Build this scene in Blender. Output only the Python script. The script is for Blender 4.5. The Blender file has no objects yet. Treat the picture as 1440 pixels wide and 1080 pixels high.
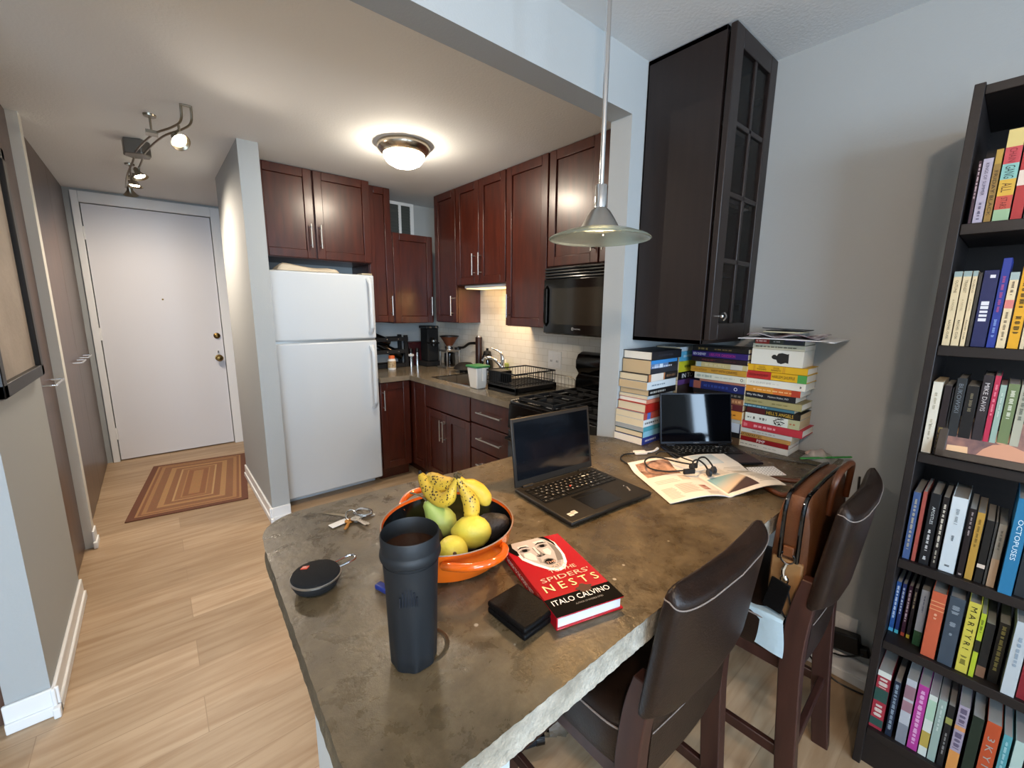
import bpy, bmesh, math, random
from mathutils import Vector as V, Matrix
random.seed(7)
S = bpy.context.scene
COL = S.collection
PI = math.pi
R_ = math.radians

# ------------------------------------------------------------------ materials
def lin(c):
    if isinstance(c, str):
        c = c.lstrip('#'); c = [int(c[i:i+2], 16)/255 for i in (0, 2, 4)]
    return [x/12.92 if x <= .04045 else ((x+.055)/1.055)**2.4 for x in c] + [1]
MATS = {}
def M(name, color='#808080', rough=.5, metal=0, coat=0, spec=.5, trans=0, ior=1.45, emit=None, es=0, alpha=1,
      noise=None, nscale=8, stretch=(1, 1, 1), bump=0, bscale=40, nd=4, sheen=0, coat_rough=.1):
    """procedural principled material; noise = second colour mixed in by a noise texture"""
    if name in MATS: return MATS[name]
    m = bpy.data.materials.new(name); m.use_nodes = True
    nt = m.node_tree; b = nt.nodes['Principled BSDF']; L = nt.links.new
    b.inputs['Base Color'].default_value = lin(color)
    b.inputs['Roughness'].default_value = rough
    b.inputs['Metallic'].default_value = metal
    b.inputs['Coat Weight'].default_value = coat
    b.inputs['Coat Roughness'].default_value = coat_rough
    b.inputs['Specular IOR Level'].default_value = spec
    b.inputs['Transmission Weight'].default_value = trans
    b.inputs['IOR'].default_value = ior
    b.inputs['Alpha'].default_value = alpha
    if sheen: b.inputs['Sheen Weight'].default_value = sheen
    if emit:
        b.inputs['Emission Color'].default_value = lin(emit); b.inputs['Emission Strength'].default_value = es
    tc = mp = None
    if noise or bump:
        tc = nt.nodes.new('ShaderNodeTexCoord'); mp = nt.nodes.new('ShaderNodeMapping')
        mp.inputs['Scale'].default_value = stretch; L(tc.outputs['Object'], mp.inputs['Vector'])
    if noise:
        n = nt.nodes.new('ShaderNodeTexNoise'); n.inputs['Scale'].default_value = nscale; n.inputs['Detail'].default_value = nd
        L(mp.outputs[0], n.inputs['Vector'])
        r = nt.nodes.new('ShaderNodeValToRGB'); r.color_ramp.elements[0].position = .32; r.color_ramp.elements[1].position = .68
        r.color_ramp.elements[0].color = lin(color); r.color_ramp.elements[1].color = lin(noise)
        L(n.outputs['Fac'], r.inputs[0]); L(r.outputs[0], b.inputs['Base Color'])
    if bump:
        n2 = nt.nodes.new('ShaderNodeTexNoise'); n2.inputs['Scale'].default_value = bscale; n2.inputs['Detail'].default_value = 3
        L(mp.outputs[0], n2.inputs['Vector'])
        bp = nt.nodes.new('ShaderNodeBump'); bp.inputs['Strength'].default_value = bump; bp.inputs['Distance'].default_value = .01
        L(n2.outputs['Fac'], bp.inputs['Height']); L(bp.outputs[0], b.inputs['Normal'])
    MATS[name] = m
    return m

def floor_mat():
    m = bpy.data.materials.new('oak_planks'); m.use_nodes = True; nt = m.node_tree; L = nt.links.new; N = nt.nodes.new
    b = nt.nodes['Principled BSDF']; tc = N('ShaderNodeTexCoord')
    br = N('ShaderNodeTexBrick'); br.offset = .37; br.offset_frequency = 2
    br.inputs['Scale'].default_value = 1; br.inputs['Brick Width'].default_value = 1.22; br.inputs['Row Height'].default_value = .178
    br.inputs['Mortar Size'].default_value = .0016; br.inputs['Mortar Smooth'].default_value = .4
    br.inputs['Color1'].default_value = (0, 0, 0, 1); br.inputs['Color2'].default_value = (1, 1, 1, 1); br.inputs['Mortar'].default_value = (.5, .5, .5, 1)
    L(tc.outputs['Object'], br.inputs['Vector'])
    rp = N('ShaderNodeValToRGB'); rp.color_ramp.elements[0].color = lin('#a38b6e'); rp.color_ramp.elements[1].color = lin('#bda486')
    L(br.outputs['Color'], rp.inputs[0])
    mp = N('ShaderNodeMapping'); mp.inputs['Scale'].default_value = (1.3, 14, 1); L(tc.outputs['Object'], mp.inputs['Vector'])
    n = N('ShaderNodeTexNoise'); n.inputs['Scale'].default_value = 2.2; n.inputs['Detail'].default_value = 6; n.inputs['Distortion'].default_value = .6; L(mp.outputs[0], n.inputs['Vector'])
    r2 = N('ShaderNodeValToRGB'); r2.color_ramp.elements[0].position = .3; r2.color_ramp.elements[1].position = .62
    r2.color_ramp.elements[0].color = lin('#d5c6b6'); r2.color_ramp.elements[1].color = (1, 1, 1, 1); L(n.outputs['Fac'], r2.inputs[0])
    mx = N('ShaderNodeMix'); mx.data_type = 'RGBA'; mx.blend_type = 'MULTIPLY'; mx.inputs['Factor'].default_value = .75
    L(rp.outputs[0], mx.inputs['A']); L(r2.outputs[0], mx.inputs['B'])
    m2 = N('ShaderNodeMix'); m2.data_type = 'RGBA'; m2.inputs['B'].default_value = lin('#937a5e'); L(br.outputs['Fac'], m2.inputs['Factor']); L(mx.outputs['Result'], m2.inputs['A'])
    L(m2.outputs['Result'], b.inputs['Base Color']); b.inputs['Roughness'].default_value = .42; b.inputs['Specular IOR Level'].default_value = .4
    bp = N('ShaderNodeBump'); bp.inputs['Strength'].default_value = .15; bp.inputs['Distance'].default_value = .004; L(n.outputs['Fac'], bp.inputs['Height']); L(bp.outputs[0], b.inputs['Normal'])
    return m

def tile_mat():
    m = bpy.data.materials.new('white_tile'); m.use_nodes = True; nt = m.node_tree; L = nt.links.new; N = nt.nodes.new
    b = nt.nodes['Principled BSDF']; tc = N('ShaderNodeTexCoord'); mp = N('ShaderNodeMapping')
    mp.inputs['Rotation'].default_value = (0, PI/2, 0)
    sep = N('ShaderNodeSeparateXYZ'); cb = N('ShaderNodeCombineXYZ'); L(tc.outputs['Object'], sep.inputs[0]); L(sep.outputs['Y'], cb.inputs['X']); L(sep.outputs['Z'], cb.inputs['Y'])
    br = N('ShaderNodeTexBrick'); br.offset = .5; br.inputs['Scale'].default_value = 1; br.inputs['Brick Width'].default_value = .1; br.inputs['Row Height'].default_value = .05
    br.inputs['Mortar Size'].default_value = .0018; br.inputs['Color1'].default_value = lin('#e4e0d6'); br.inputs['Color2'].default_value = lin('#dcd8cc'); br.inputs['Mortar'].default_value = lin('#cdc7b9')
    L(cb.outputs[0], br.inputs['Vector']); L(br.outputs['Color'], b.inputs['Base Color']); b.inputs['Roughness'].default_value = .22
    bp = N('ShaderNodeBump'); bp.invert = True; bp.inputs['Strength'].default_value = .35; bp.inputs['Distance'].default_value = .002; L(br.outputs['Fac'], bp.inputs['Height']); L(bp.outputs[0], b.inputs['Normal'])
    return m

def concrete_mat(name, c1, c2, c3, rmin=.16, rmax=.5, bump=.3, bdist=.004):
    m = bpy.data.materials.new(name); m.use_nodes = True; nt = m.node_tree; L = nt.links.new; N = nt.nodes.new
    b = nt.nodes['Principled BSDF']; tc = N('ShaderNodeTexCoord')
    def noise(sc, det, ro=.6, dist=0):
        n = N('ShaderNodeTexNoise'); n.inputs['Scale'].default_value = sc; n.inputs['Detail'].default_value = det; n.inputs['Roughness'].default_value = ro; n.inputs['Distortion'].default_value = dist
        L(tc.outputs['Object'], n.inputs['Vector']); return n
    def ramp(src, p0, k0, p1, k1):
        r = N('ShaderNodeValToRGB'); e = r.color_ramp.elements; e[0].position = p0; e[0].color = k0; e[1].position = p1; e[1].color = k1; L(src, r.inputs[0]); return r
    n1 = noise(6, 9, .72, .25); n2 = noise(55, 6, .7); n3 = noise(17, 7, .7, .4)
    v = N('ShaderNodeTexVoronoi'); v.inputs['Scale'].default_value = 12; L(tc.outputs['Object'], v.inputs['Vector'])
    r = ramp(n1.outputs['Fac'], .34, lin(c1), .68, lin(c3)); k = r.color_ramp.elements.new(.5); k.color = lin(c2)
    def mul(a, bb, f):
        mx = N('ShaderNodeMix'); mx.data_type = 'RGBA'; mx.blend_type = 'MULTIPLY'; mx.inputs['Factor'].default_value = f; L(a, mx.inputs['A']); L(bb, mx.inputs['B']); return mx.outputs['Result']
    c = mul(r.outputs[0], ramp(n2.outputs['Fac'], .3, (.66, .65, .62, 1), .68, (1.15, 1.13, 1.08, 1)).outputs[0], .7)
    c = mul(c, ramp(n3.outputs['Fac'], .36, (.72, .71, .68, 1), .62, (1.1, 1.1, 1.08, 1)).outputs[0], .8)
    r3 = ramp(v.outputs['Distance'], .04, (1, 1, 1, 1), .055, (0, 0, 0, 1))
    m2 = N('ShaderNodeMix'); m2.data_type = 'RGBA'; m2.inputs['B'].default_value = lin('#a09a8c'); L(r3.outputs[0], m2.inputs['Factor']); L(c, m2.inputs['A'])
    L(m2.outputs['Result'], b.inputs['Base Color'])
    mr = N('ShaderNodeMapRange'); mr.inputs['To Min'].default_value = rmin; mr.inputs['To Max'].default_value = rmax; mr.inputs['From Min'].default_value = .35; mr.inputs['From Max'].default_value = .65
    L(n3.outputs['Fac'], mr.inputs['Value']); L(mr.outputs[0], b.inputs['Roughness'])
    bp = N('ShaderNodeBump'); bp.inputs['Strength'].default_value = bump; bp.inputs['Distance'].default_value = bdist; L(n2.outputs['Fac'], bp.inputs['Height']); L(bp.outputs[0], b.inputs['Normal'])
    return m

def rug_mat(w, l):
    """concentric rectangular bands"""
    m = bpy.data.materials.new('banded_rug'); m.use_nodes = True; nt = m.node_tree; L = nt.links.new; N = nt.nodes.new
    b = nt.nodes['Principled BSDF']; tc = N('ShaderNodeTexCoord'); sp = N('ShaderNodeSeparateXYZ'); L(tc.outputs['Object'], sp.inputs[0])
    def absd(out, half):
        a = N('ShaderNodeMath'); a.operation = 'ABSOLUTE'; L(out, a.inputs[0])
        s = N('ShaderNodeMath'); s.operation = 'SUBTRACT'; s.inputs[0].default_value = half; L(a.outputs[0], s.inputs[1]); return s.outputs[0]
    mn = N('ShaderNodeMath'); mn.operation = 'MINIMUM'; L(absd(sp.outputs['X'], w/2), mn.inputs[0]); L(absd(sp.outputs['Y'], l/2), mn.inputs[1])
    dv = N('ShaderNodeMath'); dv.operation = 'DIVIDE'; dv.inputs[1].default_value = w/2; L(mn.outputs[0], dv.inputs[0])
    r = N('ShaderNodeValToRGB'); r.color_ramp.interpolation = 'CONSTANT'
    bands = [(0, '#66402f'), (.12, '#9c7650'), (.16, '#7d553c'), (.21, '#98714c'), (.28, '#805a40'), (.42, '#a07b53'), (.52, '#825b40'), (.64, '#ac8b62'), (.675, '#8a6244'), (.77, '#9b754e'), (.80, '#83593e'), (.90, '#98714b')]
    e = r.color_ramp.elements; e[0].position = 0; e[0].color = lin(bands[0][1]); e[1].position = bands[1][0]; e[1].color = lin(bands[1][1])
    for p, c in bands[2:]:
        k = e.new(p); k.color = lin(c)
    L(dv.outputs[0], r.inputs[0])
    n = N('ShaderNodeTexNoise'); n.inputs['Scale'].default_value = 160; L(tc.outputs['Object'], n.inputs['Vector'])
    mx = N('ShaderNodeMix'); mx.data_type = 'RGBA'; mx.blend_type = 'OVERLAY'; mx.inputs['Factor'].default_value = .35; L(r.outputs[0], mx.inputs['A']); L(n.outputs['Color'], mx.inputs['B'])
    L(mx.outputs['Result'], b.inputs['Base Color']); b.inputs['Roughness'].default_value = .95
    bp = N('ShaderNodeBump'); bp.inputs['Strength'].default_value = .5; bp.inputs['Distance'].default_value = .004; L(n.outputs['Fac'], bp.inputs['Height']); L(bp.outputs[0], b.inputs['Normal'])
    return m

# ------------------------------------------------------------------ mesh builder
TXT = {}
def text_geo(s):
    if s not in TXT:
        cu = bpy.data.curves.new('t', 'FONT'); cu.body = s; cu.resolution_u = 2; cu.fill_mode = 'FRONT'
        ob = bpy.data.objects.new('t', cu); me = bpy.data.meshes.new_from_object(ob)
        vs = [(v.co.x, v.co.y) for v in me.vertices]; fs = [tuple(p.vertices) for p in me.polygons]
        bpy.data.objects.remove(ob); bpy.data.curves.remove(cu); bpy.data.meshes.remove(me)
        if vs:
            x0 = min(a for a, _ in vs); x1 = max(a for a, _ in vs); y0 = min(b for _, b in vs); y1 = max(b for _, b in vs)
        else: x0 = y0 = 0; x1 = y1 = 1
        vs = [((a-(x0+x1)/2)/(x1-x0), (b-(y0+y1)/2)/(y1-y0)) for a, b in vs]
        TXT[s] = (vs, fs, (x1-x0)/(y1-y0))
    return TXT[s]

class MB:
    def __init__(s): s.v = []; s.f = []; s.m = []
    def add(s, vs, fs, m=0):
        o = len(s.v); s.v += [V(a) for a in vs]
        for f in fs: s.f.append(tuple(i+o for i in f)); s.m.append(m)
        return s
    def box(s, x0, x1, y0, y1, z0, z1, m=0):
        vs = [(x, y, z) for z in (z0, z1) for y in (y0, y1) for x in (x0, x1)]
        return s.add(vs, [(0, 2, 3, 1), (4, 5, 7, 6), (0, 1, 5, 4), (2, 6, 7, 3), (0, 4, 6, 2), (1, 3, 7, 5)], m)
    def obox(s, c, u, v, n, a, b, d, m=0):
        """box centred on c, full sizes a,b,d along unit axes u,v,n"""
        c, u, v, n = V(c), V(u).normalized()*a/2, V(v).normalized()*b/2, V(n).normalized()*d/2
        vs = [c+u*i+v*j+n*k for k in (-1, 1) for j in (-1, 1) for i in (-1, 1)]
        return s.add(vs, [(0, 2, 3, 1), (4, 5, 7, 6), (0, 1, 5, 4), (2, 6, 7, 3), (0, 4, 6, 2), (1, 3, 7, 5)], m)
    def ring(s, pts, closed, rings, m=0, cap=True):
        n = len(rings[0]); o = len(s.v)
        for r in rings: s.v += [V(p) for p in r]
        k = len(rings)
        for i in range(k-1 if not closed else k):
            for j in range(n):
                a = o+i*n+j; b = o+i*n+(j+1) % n; c = o+((i+1) % k)*n+(j+1) % n; d = o+((i+1) % k)*n+j
                s.f.append((a, b, c, d)); s.m.append(m)
        if cap and not closed:
            s.f.append(tuple(o+j for j in range(n))[::-1]); s.m.append(m)
            s.f.append(tuple(o+(k-1)*n+j for j in range(n))); s.m.append(m)
        return s
    def tube(s, pts, r, seg=8, closed=False, m=0, sq=None, smooth=0):
        pts = [V(p) for p in pts]
        if smooth:
            pts, r = spline(pts, smooth, closed, r)
        n = len(pts); rr = r if isinstance(r, (list, tuple)) else [r]*n
        rings = []; up = None
        for i, p in enumerate(pts):
            a = pts[i-1] if (i or closed) else p; b = pts[(i+1) % n] if (i < n-1 or closed) else p
            t = (b-a).normalized() if (b-a).length > 1e-9 else V((0, 0, 1))
            if up is None:
                up = V((0, 0, 1)) if abs(t.z) < .9 else V((1, 0, 0))
            x = t.cross(up)
            if x.length < 1e-6: x = t.cross(V((.3, 1, .2)))
            x.normalize(); y = x.cross(t).normalized(); up = y
            sx, sy = (1, 1) if sq is None else sq
            rings.append([p+(x*math.cos(2*PI*k/seg)*sx+y*math.sin(2*PI*k/seg)*sy)*rr[i] for k in range(seg)])
        return s.ring(pts, closed, rings, m)
    def cyl(s, p0, p1, r0, r1=None, seg=20, m=0):
        p0, p1 = V(p0), V(p1); r1 = r0 if r1 is None else r1
        return s.tube([p0, p1], [r0, r1], seg, m=m)
    def lathe(s, prof, c=(0, 0, 0), seg=32, m=0, ax=None, sx=1, sy=1):
        """profile [(r,z)..] about local z at c; ax = (u,v,n) frame"""
        c = V(c); u, v, n = ax if ax else (V((1, 0, 0)), V((0, 1, 0)), V((0, 0, 1)))
        u, v, n = V(u), V(v), V(n)
        rings = [[c+u*(max(r, 1e-5)*math.cos(2*PI*k/seg)*sx)+v*(max(r, 1e-5)*math.sin(2*PI*k/seg)*sy)+n*z for k in range(seg)] for r, z in prof]
        return s.ring(None, False, rings, m, cap=False)
    def prism(s, pts, d, m=0):
        """polygon of 3D points extruded by vector d"""
        pts = [V(p) for p in pts]; d = V(d); n = len(pts); o = len(s.v)
        s.v += pts+[p+d for p in pts]
        s.f.append(tuple(range(o, o+n))[::-1]); s.m.append(m); s.f.append(tuple(range(o+n, o+2*n))); s.m.append(m)
        for i in range(n):
            j = (i+1) % n; s.f.append((o+i, o+j, o+n+j, o+n+i)); s.m.append(m)
        return s
    def grid(s, fn, nu, nv, m=0, th=None):
        """surface fn(u,v)->point, u,v in 0..1; th thickness vector makes it a solid sheet"""
        o = len(s.v); P = [[V(fn(i/nu, j/nv)) for i in range(nu+1)] for j in range(nv+1)]
        for row in P: s.v += row
        w = nu+1
        for j in range(nv):
            for i in range(nu):
                a = o+j*w+i; s.f.append((a, a+1, a+w+1, a+w)); s.m.append(m)
        if th is not None:
            th = V(th); o2 = len(s.v)
            for row in P: s.v += [p-th for p in row]
            for j in range(nv):
                for i in range(nu):
                    a = o2+j*w+i; s.f.append((a, a+w, a+w+1, a+1)); s.m.append(m)
            edge = [j*w for j in range(nv+1)]
            bor = [i for i in range(w)]+[j*w+nu for j in range(1, nv+1)]+[nv*w+i for i in range(nu-1, -1, -1)]+[j*w for j in range(nv-1, 0, -1)]
            for k in range(len(bor)):
                a, b = bor[k], bor[(k+1) % len(bor)]
                s.f.append((o+a, o2+a, o2+b, o+b)); s.m.append(m)
        return s
    def text(s, t, o, u, v, w=None, h=None, m=0, lift=.0004):
        vs, fs, asp = text_geo(t)
        if not vs: return s
        u, v = V(u).normalized(), V(v).normalized(); n = u.cross(v)
        if w is None: w = h*asp
        if h is None: h = w/asp
        o = V(o)+n*lift
        return s.add([o+u*(a*w)+v*(b*h) for a, b in vs], fs, m)
    def mesh(s, name, off=(0, 0, 0), smooth=True, ang=38):
        me = bpy.data.meshes.new(name); off = V(off)
        me.from_pydata([tuple(p-off) for p in s.v], [], s.f)
        me.polygons.foreach_set('material_index', s.m)
        bm = bmesh.new(); bm.from_mesh(me); bmesh.ops.recalc_face_normals(bm, faces=bm.faces); bm.to_mesh(me); bm.free()
        if smooth:
            me.polygons.foreach_set('use_smooth', [True]*len(me.polygons)); me.set_sharp_from_angle(angle=R_(ang))
        me.update(); return me

def spline(pts, k, closed=False, r=None):
    n = len(pts); out = []; ro = []
    rr = r if isinstance(r, (list, tuple)) else [r]*n
    rng = n if closed else n-1
    for i in range(rng):
        p0 = pts[(i-1) % n] if (closed or i > 0) else pts[i]; p1 = pts[i]; p2 = pts[(i+1) % n]
        p3 = pts[(i+2) % n] if (closed or i < n-2) else p2
        for q in range(k):
            t = q/k
            out.append(.5*((2*p1)+(p2-p0)*t+(2*p0-5*p1+4*p2-p3)*t*t+(3*p1-p0-3*p2+p3)*t**3)); ro.append(rr[i]*(1-t)+rr[(i+1) % n]*t)
    if not closed: out.append(pts[-1]); ro.append(rr[-1])
    return out, ro

def obj(name, mb, mats, parent=None, off=(0, 0, 0), bevel=0, smooth=True, seg=2, ang=38, sub=0):
    o = bpy.data.objects.new(name, mb.mesh(name, off, smooth, ang))
    for m in (mats if isinstance(mats, (list, tuple)) else [mats]): o.data.materials.append(m)
    COL.objects.link(o)
    if parent: o.parent = parent
    if bevel:
        b = o.modifiers.new('bevel', 'BEVEL'); b.width = bevel; b.segments = seg; b.limit_method = 'ANGLE'; b.angle_limit = R_(40); b.harden_normals = False
    if sub:
        q = o.modifiers.new('sub', 'SUBSURF'); q.levels = sub; q.render_levels = sub
    return o
def tag(o, label, cat, group=None, kind=None):
    o['label'] = label; o['category'] = cat
    if group: o['group'] = group
    if kind: o['kind'] = kind
    return o
class T:
    """a thing: Empty at its base; parts are given in world coordinates unless local=True"""
    def __init__(s, name, label, cat, loc=(0, 0, 0), rz=0, group=None, local=False):
        o = bpy.data.objects.new(name, None); o.empty_display_size = .05; COL.objects.link(o)
        o.location = loc; o.rotation_euler = (0, 0, rz); tag(o, label, cat, group); s.o = o; s.off = (0, 0, 0) if local else loc
    def p(s, name, mb, mats, sub_of=None, label=None, **k):
        o = obj(name, mb, mats, sub_of or s.o, s.off, **k)
        if label: o['label'] = label
        return o
def struct(name, mb, mats, parent=None, **k):
    o = obj(name, mb, mats, parent, **k)
    if not parent: o['kind'] = 'structure'
    return o
def one(name, label, cat, mb, mats, loc=None, group=None, **k):
    """a thing that is one mesh"""
    off = loc or (0, 0, 0)
    o = obj(name, mb, mats, None, off, **k); o.location = off
    return tag(o, label, cat, group)
def copy_tree(o, parent=None):
    c = o.copy(); COL.objects.link(c)
    if parent: c.parent = parent
    for ch in [x for x in bpy.data.objects if x.parent == o]: copy_tree(ch, c)
    return c
X, Y, Z = V((1, 0, 0)), V((0, 1, 0)), V((0, 0, 1))

# ------------------------------------------------------------------ common materials
CT, WR, WY, WB, PX, HZ, KW, BY = 2.41, 1.975, 1.08, 1.18, 1.515, 2.197, 2.26, 3.88
TOP = .89
paint = M('wall_paint', '#a8abaa', .75, bump=.06, bscale=140)
ceilp = M('ceiling_paint', '#e2e4e4', .85, bump=.12, bscale=90)
trimw = M('trim_white', '#e8e8e6', .4)
doorw = M('door_white', '#dcdcdf', .5, bump=.04, bscale=120)
cherry = M('cherry_wood', '#38130a', .34, noise='#4a1c0e', nscale=5, stretch=(6, 6, .9), coat=.35, coat_rough=.22)
darkwood = M('closet_wood', '#4a3227', .36, noise='#5c4234', nscale=4, stretch=(5, 5, .5), coat=.2, coat_rough=.2)
espresso = M('espresso_wood', '#1d1513', .42, noise='#241a17', nscale=6, stretch=(8, 8, .8))
blackwood = M('bookcase_black', '#171211', .5, noise='#1d1614', nscale=6, stretch=(8, .8, 8))
chrome = M('chrome', '#d8d8d8', .12, 1)
steel = M('brushed_steel', '#b9b6b0', .32, 1)
nickel = M('nickel', '#8f8778', .3, 1)
brass = M('aged_brass', '#7a6238', .35, 1)
blackp = M('black_plastic', '#0c0c0d', .38)
blackg = M('black_gloss', '#060606', .1, coat=.3)
blackm = M('black_matte', '#101011', .75)
white_gl = M('white_enamel', '#c6cbce', .28, bump=.03, bscale=260)
whitep = M('white_plastic', '#e6e4df', .4)
leather = M('brown_leather', '#190f0a', .38, noise='#22150e', nscale=30, spec=.4, bump=.12, bscale=260)
stitch = M('light_stitch', '#7d736c', .6)
stoolwood = M('stool_wood', '#2e1813', .4, noise='#3b211a', nscale=6, stretch=(6, 6, .7))
concrete = concrete_mat('peninsula_concrete', '#463d2e', '#584e3c', '#6c614d')
conc_edge = concrete_mat('rough_concrete_edge', '#a9a294', '#c0baad', '#d6d2c8', .5, .8, 1, .016)
counter = M('kitchen_concrete', '#675e4f', .2, noise='#7d7363', nscale=7, nd=8, bump=.06, bscale=60)
glass = M('clear_glass', '#ffffff', .03, trans=1, ior=1.45)

# ------------------------------------------------------------------ room shell
struct('floor', MB().box(-3.4, 2.5, -3.4, 5.5, -.08, 0), floor_mat())
struct('ceiling', MB().box(-3.4, 2.5, -3.4, 5.5, CT, CT+.08), ceilp)
struct('wall_right', MB().box(WR, 2.5, -3.4, WY, 0, CT), paint)
struct('wall_stub', MB().box(PX, 2.5, WY, WB, 0, CT), paint)
struct('wall_header', MB().box(-.535, PX, WY, WB, HZ, CT), paint)
struct('wall_kitchen', MB().box(KW, 2.5, WB, BY, 0, CT), paint)
struct('wall_back', MB().box(.60, 2.5, BY, 4.12, 0, CT), paint)
struct('wall_partition', MB().box(.49, .60, 3.08, 4.12, 0, CT), paint)
struct('wall_hall', MB().box(2.4, 2.5, 4.12, 5.26, 0, CT), paint)
dx0, dx1, dz1 = -.362, .548, 2.30
struct('wall_entry', MB().box(-.62, dx0, 5.26, 5.4, 0, CT).box(dx1, 2.5, 5.26, 5.4, 0, CT).box(dx0, dx1, 5.26, 5.4, dz1, CT).box(dx0, dx1, 5.34, 5.4, 0, dz1), paint)
struct('wall_left', MB().box(-.522, -.415, 2.04, 2.83, 0, CT).box(-.62, -.535, 2.12, 5.26, 0, CT), paint)
struct('trim_2', MB().box(-.535, -.408, 3.42, 3.5, 0, CT), M('post_white', '#d9d5cb', .5))
struct('wall_living', MB().box(-3.4, -.536, 2.1, 2.12, 0, CT), paint)
struct('wall_far_left', MB().box(-3.4, -3.3, -3.4, 2.1, 0, CT), paint)
wx0, wx1, wz0, wz1 = -2.6, -.2, .75, 2.3
vx0, vx1 = .84, 1.5
struct('wall_window', MB().box(-3.3, wx0, -3.4, -3.3, 0, CT).box(wx1, vx0, -3.4, -3.3, 0, CT).box(vx1, WR, -3.4, -3.3, 0, CT).box(vx0, vx1, -3.4, -3.3, 0, wz0).box(vx0, vx1, -3.4, -3.3, wz1, CT).box(wx0, wx1, -3.4, -3.3, 0, wz0).box(wx0, wx1, -3.4, -3.3, wz1, CT), paint)
wf = MB()
for a, b in ((wx0, wx0+.06), (-1.43, -1.37), (wx1-.06, wx1)): wf.box(a, b, -3.38, -3.33, wz0, wz1)
for a, b in ((wz0, wz0+.06), (wz1-.06, wz1)): wf.box(wx0, wx1, -3.38, -3.33, a, b)
struct('window_1', wf, trimw)
struct('window_3', MB().box(vx0, vx0+.05, -3.38, -3.33, wz0, wz1).box(vx1-.05, vx1, -3.38, -3.33, wz0, wz1).box(vx0+.05, vx1-.05, -3.38, -3.33, wz0, wz0+.06).box(vx0+.05, vx1-.05, -3.38, -3.33, wz1-.06, wz1).box(vx0+.05, vx1-.05, -3.375, -3.335, 1.2, 1.25), trimw)
struct('trim_1', MB().box(KW-.008, KW, WB, BY, TOP-.06, 1.66), tile_mat())
def baseboard(name, segs):
    """segs: (x0,y0,x1,y1,nx,ny) wall line and outward normal"""
    mb = MB()
    for x0, y0, x1, y1, nx, ny in segs:
        for t, h in ((.012, .105), (.02, .04)):
            xs = sorted((x0, x1)); ys = sorted((y0, y1))
            if nx: mb.box(min(x0, x0+nx*t), max(x0, x0+nx*t), ys[0]-.02*(t > .015), ys[1]+.0, 0, h)
            else: mb.box(xs[0], xs[1], min(y0, y0+ny*t), max(y0, y0+ny*t), 0, h)
    return struct(name, mb, trimw, bevel=.004)
baseboard('baseboard_left', [(-.415, 2.02, -.415, 2.83, 1, 0), (-.530, 2.04, -.395, 2.04, 0, -1), (-.412, 3.41, -.412, 3.51, 1, 0)])
baseboard('baseboard_partition', [(.49, 3.06, .49, 4.12, -1, 0), (.47, 3.08, .60, 3.08, 0, -1)])
baseboard('baseboard_right', [(WR, -3.3, WR, 1.08, -1, 0)])
baseboard('baseboard_entry', [(.64, 5.26, 2.4, 5.26, 0, -1)])
# entry door: casing + slab
fr = MB().box(-.41, dx0, 5.235, 5.262, 0, 2.39).box(dx1, .635, 5.235, 5.262, 0, 2.39).box(dx0, dx1, 5.235, 5.262, dz1, 2.39)
d1 = struct('door_1', MB().box(dx0+.006, dx1-.006, 5.262, 5.31, .012, dz1-.006), doorw)
struct('door_frame', fr, trimw, d1, bevel=.004)
for z in (.268, 1.19, 2.05): struct('hinge', MB().box(dx0-.012, dx0+.012, 5.246, 5.262, z-.05, z+.05).cyl((dx0+.004, 5.25, z-.055), (dx0+.004, 5.25, z+.055), .008), trimw, d1)
k = MB().lathe([(0, 0), (.034, 0), (.034, .008), (.014, .012), (.013, .035), (.03, .045), (.032, .06), (.022, .074), (0, .078)], (.492, 5.262, .92), ax=(X, Z, -Y))
struct('door_knob', k, brass, d1)
struct('deadbolt', MB().lathe([(0, 0), (.03, 0), (.028, .012), (.016, .02), (0, .021)], (.495, 5.262, 1.146), ax=(X, Z, -Y)).box(.491, .499, 5.232, 5.245, 1.13, 1.162), brass, d1)
struct('thumb_latch', MB().box(.484, .494, 5.24, 5.262, .975, .995), chrome, d1)
struct('peephole', MB().lathe([(0, 0), (.008, 0), (.006, .004), (0, .004)], (.104, 5.262, 1.502), ax=(X, Z, -Y), seg=12), brass, d1)
t = T('light_switch', 'white wall light switch right of the entry door frame', 'switch', (.69, 5.26, 1.19))
t.p('plate', MB().box(.655, .725, 5.254, 5.26, 1.13, 1.25), whitep, bevel=.002); t.p('toggle', MB().box(.684, .696, 5.245, 5.256, 1.175, 1.205), whitep)
# closet doors (floor to ceiling) in the left wall
def closet(n, label, y0, y1, hy, hx=-.45):
    o = tag(obj('closet_door', MB().box(-.475, -.45, y0, y1, .01, CT-.004), darkwood, None), label, 'door')
    o['kind'] = 'structure'; o.name = n
    h = MB().tube([(-.45, hy[0], 1.045), (-.405, hy[0], 1.045), (-.405, hy[1], 1.045), (-.45, hy[1], 1.045)], .006, 8)
    obj('door_handle', h, chrome, o)
closet('door_2', 'dark brown closet door between picture wall and white post', 2.832, 3.418, (3.1, 3.34))
closet('door_3', 'nearer dark brown closet door beyond the white post', 3.502, 4.498, (4.2, 4.42))
closet('door_4', 'dark brown closet door next to the entry door', 4.502, 5.235, (4.6, 4.82))
o = obj('door_5', MB().box(-1.5, -.523, 2.075, 2.099, .01, 2.1), darkwood); o['kind'] = 'structure'
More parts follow.
